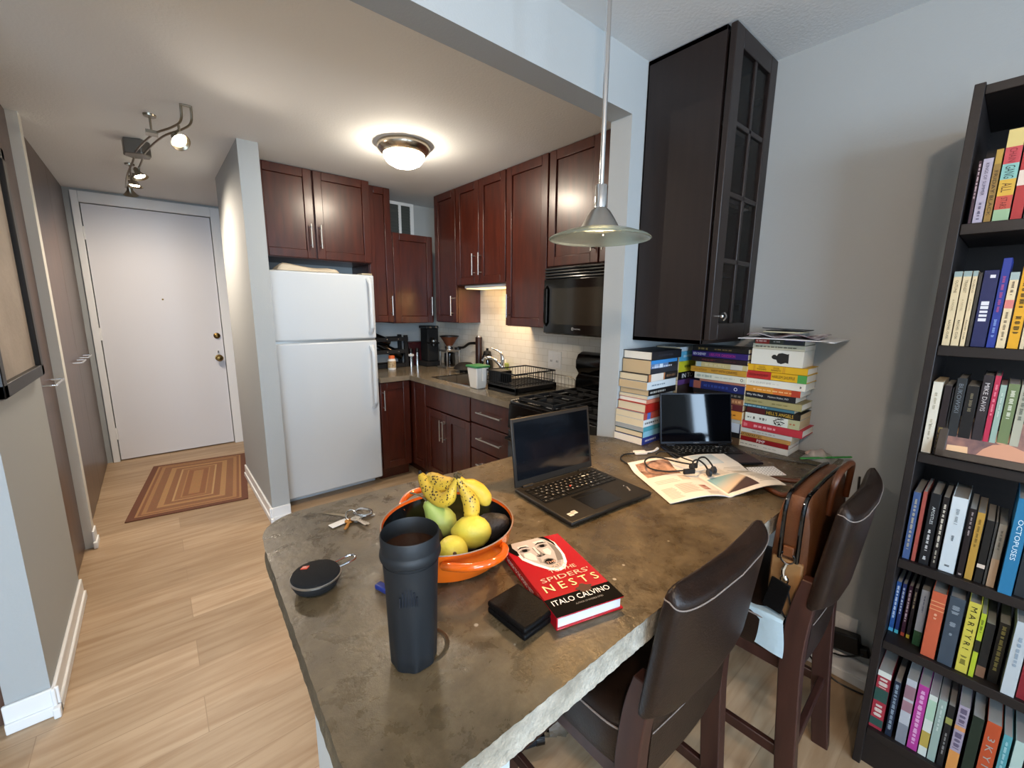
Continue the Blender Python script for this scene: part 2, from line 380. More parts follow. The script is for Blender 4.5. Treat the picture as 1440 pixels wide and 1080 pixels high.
# small interior window high on the kitchen back wall
w2 = struct('window_2', MB().box(1.76, 2.02, 3.862, 3.88, 2.385, 2.41).box(1.985, 2.02, 3.862, 3.88, 2.1, 2.385).box(1.76, 2.02, 3.862, 3.88, 2.08, 2.1).box(1.868, 1.893, 3.864, 3.88, 2.1, 2.385).box(1.745, 1.77, 3.862, 3.88, 2.08, 2.41), trimw)
pn = MB().box(1.77, 1.868, 3.872, 3.878, 2.1, 2.385).box(1.893, 1.985, 3.872, 3.878, 2.1, 2.385)
for i in range(11): pn.box(1.77, 1.985, 3.868, 3.873, 2.105+i*.026, 2.112+i*.026)
struct('window_pane', pn, M('dim_pane', '#4a4d4a', .3), w2)
# outlet with black adapter, right wall
t = T('wall_outlet', 'white outlet plate low on the wall beside the bookcase', 'outlet', (WR, .27, .14))
t.p('plate', MB().box(WR-.006, WR, .235, .315, .15, .27), whitep, bevel=.002)
t.p('socket', MB().box(WR-.009, WR-.004, .257, .293, .165, .2).box(WR-.009, WR-.004, .257, .293, .22, .255), whitep, bevel=.002)

# ------------------------------------------------------------------ kitchen cabinets
def door_mb(o, u, v, n, w, h, fw=.058, th=.02):
    """shaker door: o = lower-left corner on the carcass face"""
    mb = MB(); o, u, v, n = V(o), V(u), V(v), V(n)
    def b(a0, a1, b0, b1, d0, d1): mb.obox(o+u*(a0+a1)/2+v*(b0+b1)/2+n*(d0+d1)/2, u, v, n, a1-a0, b1-b0, d1-d0)
    b(0, fw, 0, h, 0, th); b(w-fw, w, 0, h, 0, th); b(fw, w-fw, 0, fw, 0, th); b(fw, w-fw, h-fw, h, 0, th); b(fw, w-fw, fw, h-fw, 0, th*.45)
    return mb
def slab_mb(o, u, v, n, w, h, th=.02):
    o, u, v, n = V(o), V(u), V(v), V(n)
    return MB().obox(o+u*w/2+v*h/2+n*th/2, u, v, n, w, h, th)
def pull(c, d, n, L=.165):
    c, d, n = V(c), V(d), V(n); a, b = c-d*L/2, c+d*L/2
    mb = MB().cyl(a+n*.03, b+n*.03, .0055, seg=10)
    for e in (a+d*.02, b-d*.02): mb.cyl(e, e+n*.03, .0045, seg=8)
    return mb
def cabinet(name, label, box, doors, n, loc, drawers=(), toe=False):
    """box carcass; doors: (u0,u1,z0,z1,handle_u,handle_z) with u along the face"""
    t = T(name, label, 'cabinet', loc)
    x0, x1, y0, y1, z0, z1 = box
    mb = MB()
    if toe:
        if n == 'x': mb.box(x0, x1, y0, y1, .1, z1).box(x0+.06, x1, y0, y1, 0, .1)
        else: mb.box(x0, x1, y0, y1, .1, z1).box(x0, x1, y0+.06, y1, 0, .1)
    else: mb.box(*box)
    t.p('body', mb, cherry)
    if n == 'x': N_, U_, P = -X, -Y, lambda u, z: V((x0, u, z))
    else: N_, U_, P = -Y, X, lambda u, z: V((u, y0, z))
    for u0, u1, z0_, z1_, hu, hz in doors:
        w = abs(u1-u0)
        d = t.p('door', door_mb(P(u0, z0_), U_, Z, N_, w, z1_-z0_, min(.058, w*.28)), cherry, bevel=.003)
        if hu is not None: t.p('handle', pull(P(hu, hz)+N_*.02, Z, N_), steel, d)
    for u0, u1, z0_, z1_, h in drawers:
        d = t.p('drawer_front', slab_mb(P(u0, z0_), U_, Z, N_, abs(u1-u0), z1_-z0_), cherry, bevel=.003)
        if h: t.p('handle', pull(P((u0+u1)/2, (z0_+z1_)/2+.0)+N_*.02, U_, N_, .26), steel, d)
    return t
cb = CT-.002
cabinet('wall_cabinet', 'cherry wall cabinet with two doors above the white fridge', (.605, 1.40, 3.41, 3.875, 1.79, cb),
        [(.612, .978, 1.795, cb-.003, .948, 1.95), (.988, 1.398, 1.795, cb-.003, 1.015, 1.95)], 'y', (1., 3.41, 1.79))
cabinet('wall_cabinet', 'tall narrow cherry wall cabinet right of the fridge', (1.41, 1.612, 3.5, 3.875, 1.32, cb), [(1.414, 1.608, 1.325, cb-.003, 1.585, 1.46)], 'y', (1.5, 3.5, 1.32))
cabinet('wall_cabinet', 'shorter cherry corner cabinet below the small window', (1.616, 2.0, 3.5, 3.875, 1.31, 2.07), [(1.62, 1.995, 1.315, 2.067, 1.965, 1.46)], 'y', (1.8, 3.5, 1.31))
cabinet('wall_cabinet', 'narrow cherry wall cabinet beside the kitchen corner', (2.02, KW-.002, 3.105, 3.45, 1.32, cb), [(3.445, 3.11, 1.325, cb-.003, 3.15, 1.465)], 'x', (2.02, 3.28, 1.32))
cabinet('wall_cabinet', 'short cherry double wall cabinet over the sink with light beneath', (2.02, KW-.002, 2.45, 3.1, 1.63, cb),
        [(3.097, 2.78, 1.635, cb-.003, 2.83, 1.785), (2.774, 2.453, 1.635, cb-.003, 2.745, 1.785)], 'x', (2.02, 2.77, 1.63))
cabinet('wall_cabinet', 'long single-door cherry wall cabinet left of the microwave', (2.02, KW-.002, 2.025, 2.445, 1.32, cb), [(2.442, 2.03, 1.325, cb-.003, 2.4, 1.465)], 'x', (2.02, 2.23, 1.32))
cabinet('wall_cabinet', 'cherry double wall cabinet directly above the microwave', (2.02, KW-.002, 1.185, 2.02, 1.71, cb),
        [(2.017, 1.61, 1.715, cb-.003, 1.64, 1.86), (1.6, 1.19, 1.715, cb-.003, 1.56, 1.86)], 'x', (2.02, 1.6, 1.71))
cabinet('base_cabinet', 'dark cherry base cabinet right beside the white fridge', (1.352, 1.618, 3.27, 3.875, 0, .848), [(1.356, 1.612, .11, .84, 1.378, .7)], 'y', (1.48, 3.27, 0), toe=True)
cabinet('base_cabinet', 'narrow cherry corner base cabinet without handle', (1.645, KW-.012, 3.005, 3.875, 0, .848), [(3.245, 3.01, .11, .84, None, 0)], 'x', (1.645, 3.4, 0), toe=True)
cabinet('base_cabinet', 'cherry sink base cabinet with two doors and false front', (1.645, KW-.012, 2.37, 3.0, 0, .64), [(2.997, 2.69, .11, .655, 2.74, .52), (2.684, 2.373, .11, .655, 2.715-.02, .52)], 'x', (1.645, 2.68, 0), toe=True,
        drawers=[(2.997, 2.373, .665, .84, False)])
cabinet('drawer_cabinet', 'cherry base cabinet of four drawers left of the range', (1.645, KW-.012, 1.895, 2.362, 0, .848), [], 'x', (1.645, 2.13, 0), toe=True,
        drawers=[(2.358, 1.9, .675, .84, True), (2.358, 1.9, .49, .665, True), (2.358, 1.9, .305, .48, True), (2.358, 1.9, .11, .295, True)])
# worktop with sink cut-out
mb = MB()
sx0, sx1, sy0, sy1 = 1.70, 2.1, 2.47, 3.0
for b in ((1.6, sx0, 1.885, 3.22), (sx1, KW-.01, 1.885, BY-.002), (sx0, sx1, 1.885, sy0), (sx0, sx1, sy1, BY-.002), (1.348, sx0, 3.22, BY-.002)): mb.box(b[0], b[1], b[2], b[3], .85, TOP)
one('worktop', 'L-shaped grey concrete kitchen worktop around the sink', 'countertop', mb, counter, (1.9, 2.7, .85))
t = T('sink', 'dark steel sink set into the concrete kitchen worktop', 'sink', (1.9, 2.73, .70))
mb = MB().box(sx0, sx1, sy0, sy1, .70, .705)
for b in ((sx0, sx0+.006, sy0, sy1), (sx1-.006, sx1, sy0, sy1), (sx0, sx1, sy0, sy0+.006), (sx0, sx1, sy1-.006, sy1)): mb.box(*b, .70, TOP-.004)
t.p('basin', mb, steel)
t.p('drain', MB().lathe([(0, 0), (.04, 0), (.04, .004), (.03, .005), (0, .002)], (1.9, 2.73, .705)), chrome)
mb = MB()
for b in ((sx0-.012, sx0+.006, sy0-.012, sy1+.012), (sx1-.006, sx1+.012, sy0-.012, sy1+.012), (sx0, sx1, sy0-.012, sy0+.006), (sx0, sx1, sy1-.006, sy1+.012)): mb.box(*b, TOP, TOP+.004)
t.p('rim', mb, chrome)
t = T('faucet', 'chrome single-lever kitchen faucet behind the sink', 'faucet', (2.17, 2.69, TOP))
t.p('base', MB().lathe([(0, 0), (.03, 0), (.028, .012), (.024, .02), (.022, .09), (.018, .1), (0, .1)], (2.17, 2.69, TOP)), chrome)
t.p('spout', MB().tube([(2.17, 2.69, TOP+.06), (2.15, 2.715, TOP+.115), (2.115, 2.77, TOP+.152), (2.085, 2.81, TOP+.15), (2.075, 2.822, TOP+.125)], [.017, .016, .014, .014, .015], 12, smooth=5), chrome)
t.p('lever', MB().tube([(2.17, 2.69, TOP+.09), (2.172, 2.69, TOP+.165), (2.163, 2.715, TOP+.205), (2.13, 2.79, TOP+.235)], [.02, .018, .009, .006], 10, smooth=4), chrome)
# fridge
fx0, fx1, fy = .612, 1.342, 3.24
t = T('refrigerator', 'white top-freezer refrigerator between partition and cabinets', 'fridge', (.98, 3.55, 0))
t.p('body', MB().box(fx0+.005, fx1-.005, fy+.06, 3.86, .05, 1.67).box(fx0+.03, fx1-.03, fy+.09, 3.8, 0, .05), white_gl, bevel=.008)
dl = t.p('door', MB().box(fx0, fx1, fy, fy+.058, .055, 1.192), white_gl, bevel=.012, seg=3)
df = t.p('freezer_door', MB().box(fx0, fx1, fy, fy+.058, 1.208, 1.688), white_gl, bevel=.012, seg=3)
hx = fx1-.045
for z0, z1, par in ((.66, 1.15, dl), (1.25, 1.66, df)):
    mb = MB().tube([(hx, fy, z0), (hx, fy-.03, z0+.03), (hx, fy-.042, z0+.08), (hx, fy-.042, z1-.08), (hx, fy-.03, z1-.03), (hx, fy, z1)], [.02, .016, .016, .016, .016, .02], 10, smooth=4, sq=(1, .8))
    t.p('handle', mb, white_gl, par)
t.p('hinge_cap', MB().box(fx1-.09, fx1-.01, fy+.005, fy+.1, 1.688, 1.70), M('tan_metal', '#a79a80', .4), bevel=.003)
t.p('gap_trim', MB().box(fx0+.004, fx1-.004, fy+.02, fy+.07, 1.19, 1.21), steel)
# folded cloths on the fridge
def cloth(cx, cy, w, d, h, seedv):
    rnd = random.Random(seedv); ph = [rnd.uniform(0, 6) for _ in range(4)]
    def f(u, v):
        e = min(u, 1-u, v, 1-v); k = min(1, e*7)
        return (cx+(u-.5)*w, cy+(v-.5)*d, 1.69+.004+h*math.sqrt(k)*(.75+.25*math.sin(u*5+ph[0]))+.006*math.sin(v*9+ph[1])*k)
    return MB().grid(f, 22, 10).box(cx-w*.48, cx+w*.48, cy-d*.47, cy+d*.47, 1.689, 1.694)
one('folded_towel', 'crumpled beige folded towel on top of the white fridge', 'towel', cloth(.90, 3.40, .42, .22, .055, 3), M('beige_cloth', '#cbbfa9', .9, bump=.3, bscale=200), (.90, 3.40, 1.69))
# microwave
t = T('microwave', 'black over-the-range microwave under the cherry cabinets', 'microwave', (2.1, 1.62, 1.285))
y0, y1 = 1.2, 2.02
t.p('body', MB().box(1.995, KW-.002, y0, y1, 1.285, 1.706), blackg, bevel=.004)
t.p('door', MB().box(1.972, 1.995, y0+.16, y1-.004, 1.292, 1.632), blackg, bevel=.004)
t.p('window', MB().box(1.9695, 1.9725, 1.45, y1-.075, 1.352, 1.575), M('smoked_glass', '#2a261f', .12, coat=.4))
t.p('control_panel', MB().box(1.974, 1.995, y0, y0+.155, 1.292, 1.632), blackp, bevel=.003)
mb = MB()
for i in range(4): mb.tube([(1.985, y0+.002, 1.643+i*.018), (1.985, y1-.004, 1.643+i*.018)], .0075, 8)
t.p('vent_grille', mb, blackg)
t.p('handle', MB().tube([(1.972, y1-.03, 1.34), (1.955, y1-.03, 1.36), (1.955, y1-.03, 1.57), (1.972, y1-.03, 1.59)], .008, 8), blackg)
silver = M('silver_print', '#b9b9b9', .4)
mb = MB().lathe([(.007, 0), (.009, 0), (.009, .0006), (.007, .0006)], (1.9715, 1.76, 1.327), ax=(-Y, Z, -X), seg=20).text('M', (1.9715, 1.76, 1.327), -Y, Z, h=.008).text('MAYTAG', (1.9715, 1.722, 1.326), -Y, Z, w=.048, h=.008)
t.p('maker_mark', mb, silver)
# range
t = T('gas_range', 'black gas range between drawer cabinet and stub wall', 'stove', (1.9, 1.53, 0))
t.p('body', MB().box(1.585, 2.245, 1.19, 1.878, .02, .895), blackg, bevel=.004)
t.p('oven_door', MB().box(1.555, 1.585, 1.195, 1.873, .22, .74), blackg, bevel=.006)
t.p('oven_handle', MB().tube([(1.555, 1.23, .70), (1.515, 1.23, .70), (1.515, 1.84, .70), (1.555, 1.84, .70)], .011, 10), blackg)
t.p('control_front', MB().prism([(1.585, 1.195, .75), (1.555, 1.195, .75), (1.565, 1.195, .89), (1.585, 1.195, .9)], (0, .678, 0)), blackg)
for i in range(4): t.p('knob', MB().lathe([(0, 0), (.02, 0), (.017, .022), (0, .024)], (1.56, 1.29+i*.16, .82), ax=(Y, Z, -X), seg=16), blackp)
t.p('cooktop', MB().box(1.575, 2.17, 1.19, 1.878, .895, .91), blackg, bevel=.004)
t.p('trim_strip', MB().box(1.58, 2.15, 1.862, 1.876, .91, .914), chrome)
for bx in (1.73, 2.0):
    for by in (1.36, 1.70):
        t.p('burner', MB().lathe([(0, 0), (.045, 0), (.045, .01), (.03, .016), (0, .016)], (bx, by, .91)), blackm)
for by in (1.36, 1.70):
    g = MB()
    for yy in (by-.14, by+.14): g.box(1.62, 2.12, yy-.006, yy+.006, .915, .932)
    for xx in (1.62, 1.865, 2.12): g.box(xx-.006, xx+.006, by-.14, by+.14, .915, .932)
    for bx in (1.73, 2.0): g.box(bx-.005, bx+.005, by-.13, by-.03, .92, .936).box(bx-.005, bx+.005, by+.03, by+.13, .92, .936).box(bx-.1, bx-.03, by-.005, by+.005, .92, .936).box(bx+.03, bx+.1, by-.005, by+.005, .92, .936)
    for xx in (1.62, 2.12):
        for yy in (by-.14, by+.14): g.box(xx-.008, xx+.008, yy-.008, yy+.008, .91, .918)
    t.p('grate', g, blackm)
pr = [(2.245, .905), (2.15, .905), (2.15, .99), (2.175, 1.02), (2.145, 1.06), (2.145, 1.11), (2.165, 1.15), (2.2, 1.165), (2.245, 1.165)]
t.p('backguard', MB().prism([(x, 1.195, z) for x, z in pr], (0, .683, 0)), blackg, bevel=.008)
t.p('clock_panel', MB().box(2.141, 2.147, 1.43, 1.63, 1.065, 1.11), M('dark_panel', '#15171a', .2))
# outlet on the backsplash
t = T('wall_outlet', 'white double outlet on the tiled backsplash left of range', 'outlet', (KW-.01, 2.17, 1.08))
t.p('plate', MB().box(KW-.015, KW-.007, 2.105, 2.235, 1.015, 1.14), whitep, bevel=.002)
for yy in (2.14, 2.2): t.p('socket', MB().box(KW-.018, KW-.013, yy-.017, yy+.017, 1.035, 1.12), whitep, bevel=.002); t.p('slot', MB().box(KW-.0186, KW-.0175, yy-.009, yy-.005, 1.06, 1.075).box(KW-.0186, KW-.0175, yy+.004, yy+.008, 1.06, 1.075), blackm)
# under-cabinet lamp
t = T('under_cabinet_lamp', 'slim warm lamp fixed under the short sink cabinet', 'lamp', (2.1, 2.77, 1.6))
t.p('housing', MB().box(2.05, 2.24, 2.5, 3.05, 1.608, 1.6305), whitep, bevel=.003)
t.p('diffuser', MB().box(2.06, 2.235, 2.51, 3.04, 1.604, 1.608), M('lamp_glow_warm', '#fff0d0', .5, emit='#ffcf8a', es=2.5))

# ------------------------------------------------------------------ peninsula
def peninsula():
    pts = []
    def seg(a, b, n):
        for i in range(n): pts.append((a[0]+(b[0]-a[0])*i/n, a[1]+(b[1]-a[1])*i/n))
    seg((WR-.004, .358), (.24, .370), 240)
    c, r = (.225, .47), .10
    for i in range(10): a = -PI/2-i/10*PI/2; pts.append((c[0]+r*math.cos(a), c[1]+r*math.sin(a)))
    seg((.125, .47), (.139, .80), 22); seg((.139, .80), (.150, 1.08), 18)
    for i in range(10): a = PI-i/10*PI/2; pts.append((.258+.105*math.cos(a), 1.10+.112*math.sin(a)))
    seg((.258, 1.212), (.5, 1.205), 14); seg((.5, 1.205), (.75, 1.178), 12); seg((.75, 1.178), (PX-.004, 1.172), 14)
    pts.append((PX-.004, WY-.003)); pts.append((WR-.004, WY-.003))
    n = len(pts); rnd = random.Random(4); rings = []
    for z, jit, ins in ((.838, .004, .004), (.848, .006, 0), (.858, .0055, 0), (.868, .0055, 0), (.878, .005, 0), (.885, .004, .0015), (TOP, .004, .004)):
        ring = []
        for i, (x, y) in enumerate(pts):
            a, b = pts[i-1], pts[(i+1) % n]; tx, ty = b[0]-a[0], b[1]-a[1]; l = math.hypot(tx, ty) or 1
            nx, ny = -ty/l, tx/l                       # inward for this winding
            k = ins+rnd.uniform(-jit, jit)*(.22 if y < .38 else .2)
            if i >= n-3 or i == 0: k = 0
            ring.append((x+nx*abs(k), y+ny*abs(k), z))
        rings.append(ring)
    mb = MB(); mb.ring(None, False, rings, m=1, cap=False)
    for q, fc in enumerate(mb.f):
        cx = sum(mb.v[k].x for k in fc)/4; cy = sum(mb.v[k].y for k in fc)/4
        if cx < .19 or cy > .5: mb.m[q] = 2
    o = len(mb.v)-n; mb.f.append(tuple(range(o, o+n))); mb.m.append(0); mb.f.append(tuple(range(0, n))); mb.m.append(1)
    return mb
one('peninsula_counter', 'thick brown concrete peninsula countertop with rough pale front edge', 'countertop', peninsula(), [concrete, conc_edge, concrete_mat('dark_concrete_edge', '#4f4636', '#625845', '#756a55', .5, .8, 1, .012)], (1.05, .77, .838), smooth=False)
obj('wet_ring', MB().lathe([(.034, .0001), (.0345, .0007), (.041, .0007), (.042, .0001)], (.292, .567, TOP), 48), M('water_film', '#3d3629', .05, spec=.6), bpy.data.objects['peninsula_counter'], (1.05, .77, .838))
struct('wall_peninsula', MB().box(.22, .545, .64, 1.06, 0, .838), M('pale_blue_paint', '#d3d9d9', .6))

# ------------------------------------------------------------------ small kitchen things
t = T('pill_bottle', 'white supplement bottle with orange cap on the kitchen worktop', 'bottle', (1.63, 3.62, TOP))
c = (1.63, 3.62, TOP)
t.p('body', MB().lathe([(0, 0), (.034, 0), (.036, .006), (.036, .085), (.03, .096), (.024, .1), (0, .1)], c), whitep)
t.p('cap', MB().lathe([(0, .1), (.027, .1), (.027, .124), (.025, .127), (0, .127)], c), M('orange_cap', '#d8642a', .5))
t.p('paper_label', MB().lathe([(.0363, .018), (.0366, .018), (.0366, .078), (.0363, .078)], c), M('brown_label', '#8a6a48', .5, noise='#c9b38b', nscale=60))
t = T('bottle_rack', 'black wooden lattice rack with chrome studs beside the fridge', 'rack', (1.67, 3.78, TOP))
mb = MB()
for x in (1.44, 1.82): mb.box(x-.016, x+.016, 3.70, 3.73, TOP, 1.19).box(x-.016, x+.016, 3.83, 3.86, TOP, 1.19)
for z in (.91, 1.04, 1.155): mb.box(1.42, 1.84, 3.702, 3.722, z-.018, z+.018).box(1.42, 1.84, 3.838, 3.858, z-.018, z+.018)
t.p('frame', mb, blackm, bevel=.002)
mb = MB()
for z in (1.04, 1.155):
    for x in (1.52, 1.63, 1.74): t.p('stud', MB().lathe([(0, 0), (.007, 0), (.005, .004), (0, .005)], (x, 3.702, z), ax=(X, Z, -Y), seg=12), chrome)
for i, (x, z, dz) in enumerate(((1.52, 1.17, .05), (1.64, 1.05, .06))):
    b = MB().tube([(x+.16, 3.78, z-dz), (x-.02, 3.78, z+dz*.5), (x-.07, 3.78, z+dz*.9), (x-.13, 3.78, z+dz*1.2)], [.04, .04, .018, .016], 14)
    one('wine_bottle', ['black wine bottle lying in the upper tier of the rack', 'black wine bottle lying in the lower tier of the rack'][i], 'bottle', b, blackg, (x, 3.78, z), 'bottles in the rack')
t = T('utensil_bin', 'dark red utensil bin against the kitchen back wall', 'bin', (1.96, 3.80, TOP))
mb = MB().prism([(1.89, 3.86, TOP), (2.03, 3.86, TOP), (2.045, 3.86, 1.105), (1.875, 3.86, 1.105)], (0, -.09, 0))
t.p('body', mb, M('dark_red_bin', '#3d0c10', .45), bevel=.004)
t.p('lid', MB().box(1.865, 2.055, 3.765, 3.865, 1.105, 1.117), M('dark_red_bin', ''), bevel=.003)
for i, x in enumerate((1.87, 1.937)):
    t = T('condiment_shaker', ['tall steel shaker with white collar left of its twin', 'tall plain steel shaker right of its twin'][i], 'shaker', (x, 3.715, TOP), group='steel shakers by the red bin')
    c = (x, 3.715, TOP)
    t.p('body', MB().lathe([(0, 0), (.02, 0), (.019, .04), (.016, .13), (0, .13)], c, 18), chrome)
    t.p('cap', MB().lathe([(0, .13), (.018, .13), (.02, .15), (.014, .17), (0, .175)], c, 18), blackp)
    if i == 0: t.p('collar', MB().lathe([(.017, .095), (.029, .1), (.029, .115), (.016, .12)], c, 18), whitep)
t = T('coffee_grinder', 'tall black electric coffee grinder in the kitchen corner', 'grinder', (2.05, 3.66, TOP))
t.p('base', MB().box(1.965, 2.125, 3.58, 3.76, TOP, .935), blackm, bevel=.006)
t.p('body', MB().box(2.0, 2.12, 3.62, 3.76, .935, 1.25), blackm, bevel=.008)
t.p('hopper_rim', MB().box(1.985, 2.12, 3.615, 3.76, 1.25, 1.275), blackp, bevel=.004)
for x in (2.03, 2.09): t.p('dial', MB().lathe([(0, 0), (.012, 0), (.01, .01), (0, .012)], (x, 3.615, 1.262), ax=(X, Z, -Y), seg=12), chrome)
t.p('spout', MB().tube([(2.05, 3.62, 1.14), (2.045, 3.58, 1.13), (2.04, 3.575, 1.085)], [.03, .026, .02], 12), blackp)
t.p('spout_ring', MB().lathe([(.02, 0), (.024, 0), (.024, .014), (.02, .014)], (2.04, 3.575, 1.13), 16), chrome)
t.p('portafilter_fork', MB().tube([(1.985, 3.6, 1.12), (1.985, 3.56, 1.115), (2.09, 3.56, 1.115), (2.09, 3.6, 1.12)], .007, 8), blackp)
t = T('pour_over_brewer', 'brown cone coffee brewer on a metal framed stand', 'coffee maker', (2.12, 3.42, TOP))
mb = MB()
for x in (2.055, 2.185):
    for y in (3.36, 3.48): mb.box(x-.006, x+.006, y-.006, y+.006, TOP+.015, 1.05)
t.p('frame', mb.box(2.045, 2.195, 3.35, 3.49, 1.045, 1.062).box(2.03, 2.21, 3.335, 3.505, TOP, TOP+.016), steel, bevel=.002)
t.p('carafe', MB().lathe([(0, 0), (.05, 0), (.055, .05), (.05, .12), (.03, .13), (0, .13)], (2.12, 3.42, TOP+.016)), blackg)
t.p('collar', MB().lathe([(0, 0), (.04, 0), (.04, .035), (0, .035)], (2.12, 3.42, 1.062)), chrome)
t.p('cone', MB().lathe([(.03, 0), (.085, .085), (.08, .085), (.025, 0)], (2.12, 3.42, 1.097)), M('brown_cone', '#5b3422', .4))
t.p('cone_rim', MB().lathe([(.08, 0), (.09, 0), (.09, .008), (.08, .008)], (2.12, 3.42, 1.182)), blackp)
one('saucepan_handle', 'curved black pan handle reaching right from the coffee stand', 'handle',
    MB().tube([(2.16, 3.33, 1.085), (2.17, 3.26, 1.09), (2.18, 3.18, 1.13), (2.19, 3.08, 1.14)], [.011, .011, .012, .014], 10, smooth=4).lathe([(0, 0), (.03, 0), (.03, .02), (0, .02)], (2.16, 3.34, 1.065)), blackp, (2.17, 3.2, 1.06))
t = T('pepper_mill', 'tall dark brown pepper mill left of the faucet', 'mill', (2.2, 3.06, TOP))
t.p('body', MB().lathe([(0, 0), (.03, 0), (.03, .3), (.028, .305), (0, .305)], (2.2, 3.06, TOP)), M('dark_walnut', '#24110c', .35))
t.p('cap', MB().lathe([(0, 0), (.024, 0), (.022, .012), (0, .014)], (2.2, 3.06, TOP+.305)), steel)
t = T('cooking_pot', 'small black pot with metal handle behind the sink', 'pot', (2.2, 2.935, TOP))
t.p('body', MB().lathe([(0, 0), (.05, 0), (.055, .02), (.045, .14), (.035, .17), (0, .172)], (2.2, 2.935, TOP)), blackg)
t.p('lid', MB().lathe([(0, 0), (.036, 0), (.03, .02), (.01, .028), (.012, .045), (0, .048)], (2.2, 2.935, TOP+.17)), blackp)
t.p('handle', MB().tube([(2.16, 2.905, TOP+.15), (2.12, 2.865, TOP+.15), (2.11, 2.855, TOP+.11), (2.13, 2.875, TOP+.06)], .009, 8, smooth=4), chrome)
t = T('wok', 'black wok standing on edge beside the sink', 'pan', (2.06, 3.1, TOP))
t.p('bowl', MB().lathe([(0, .05), (.05, .045), (.085, .02), (.1, 0), (.104, 0), (.088, .024), (.052, .052), (0, .058)], (2.08, 3.1, TOP+.03)), blackm)
t.p('foot', MB().lathe([(0, 0), (.05, 0), (.05, .035), (0, .035)], (2.08, 3.1, TOP)), blackm)
t = T('dish_soap', 'small green dish soap bottle behind the faucet', 'bottle', (2.22, 2.72, TOP))
t.p('body', MB().box(2.2, 2.24, 2.68, 2.76, TOP, TOP+.11), M('green_soap', '#8a9a4a', .3), bevel=.01)
t.p('cap', MB().lathe([(0, 0), (.012, 0), (.01, .025), (0, .026)], (2.22, 2.72, TOP+.11)), whitep)
t = T('water_glass', 'clear drinking glass in the sink corner', 'glass', (1.82, 2.75, .705))
t.p('tumbler', MB().lathe([(0, 0), (.045, 0), (.05, .22), (.047, .22), (.042, .006), (0, .006)], (1.82, 2.75, .707)), glass)
t.p('brown_drink', MB().lathe([(0, .007), (.041, .007), (.045, .15), (0, .15)], (1.82, 2.75, .707)), M('cola_brown', '#5a3520', .15))
t = T('compost_tub', 'white plastic tub with green lid beside the dish rack', 'tub', (1.80, 2.45, TOP))
cx, cy = 1.72, 2.405
mb = MB()
rings = [[(cx+a*k, cy+b*k*1.1, TOP+z) for a, b in ((-.05, -.05), (.05, -.05), (.05, .05), (-.05, .05))] for z, k in ((0, .8), (.02, .83), (.15, 1.08))]
t.p('body', MB().ring(None, False, rings), M('frosted_plastic', '#d9d6cf', .45), bevel=.008)
t.p('lid', MB().box(cx-.06, cx+.06, cy-.066, cy+.066, TOP+.15, TOP+.165), M('green_lid', '#2f7a45', .4), bevel=.004)
t.p('latch', MB().box(cx-.012, cx+.012, cy-.075, cy-.062, TOP+.06, TOP+.15), whitep)
t = T('dish_rack', 'black wire dish rack with drip tray right of sink', 'dish rack', (1.94, 2.2, TOP))
rx0, rx1, ry0, ry1 = 1.745, 2.13, 2.03, 2.325
t.p('drip_tray', MB().box(rx0, rx1, ry0, ry1, TOP+.018, TOP+.045).box(rx0, rx0+.03, ry0, ry1, TOP, TOP+.05).box(rx1-.03, rx1, ry0, ry1, TOP, TOP+.05).box(rx0, rx1, ry1-.02, ry1, TOP, TOP+.05), blackp, bevel=.004)
mb = MB(); zt = TOP+.135; a0, a1, b0, b1 = rx0+.01, rx1-.01, ry0+.01, ry1+.02
mb.tube([(a0, b0, zt), (a1, b0, zt), (a1, b1, zt), (a0, b1, zt)], .005, 8, closed=True); mb.tube([(a0, b0, zt-.07), (a1, b0, zt-.07), (a1, b1, zt-.07), (a0, b1, zt-.07)], .003, 6, closed=True)
for i in range(15):
    x = a0+(a1-a0)*i/14; y = b0+(b1-b0)*i/14
    for yy in (b0, b1): mb.cyl((x, yy, TOP+.05), (x, yy, zt), .0018, seg=6)
    for xx in (a0, a1): mb.cyl((xx, y, TOP+.05), (xx, y, zt), .0018, seg=6)
    mb.cyl((x, b0, TOP+.052), (x, b1, TOP+.052), .0018, seg=6)
t.p('wire_basket', mb, blackm)
t.p('cutlery_caddy', MB().box(a0+.01, a0+.12, b1-.13, b1-.01, TOP+.05, zt), blackp, bevel=.004)
mb = MB(); zz = TOP+.09; mb.tube([(2.2, 2.3, TOP), (2.2, 2.3, zz), (2.2, 1.95, zz), (2.2, 1.92, zz-.02), (2.2, 1.92, TOP)], .0035, 8)
for i in range(11): mb.cyl((2.2, 1.95+i*.034, TOP), (2.2, 1.95+i*.034, zz), .0015, seg=6)
mb.cyl((2.2, 1.92, TOP+.03), (2.2, 2.3, TOP+.03), .002, seg=6)
one('plate_rack', 'low grey wire plate rack along the tiled backsplash', 'rack', mb, nickel, (2.2, 2.1, TOP))

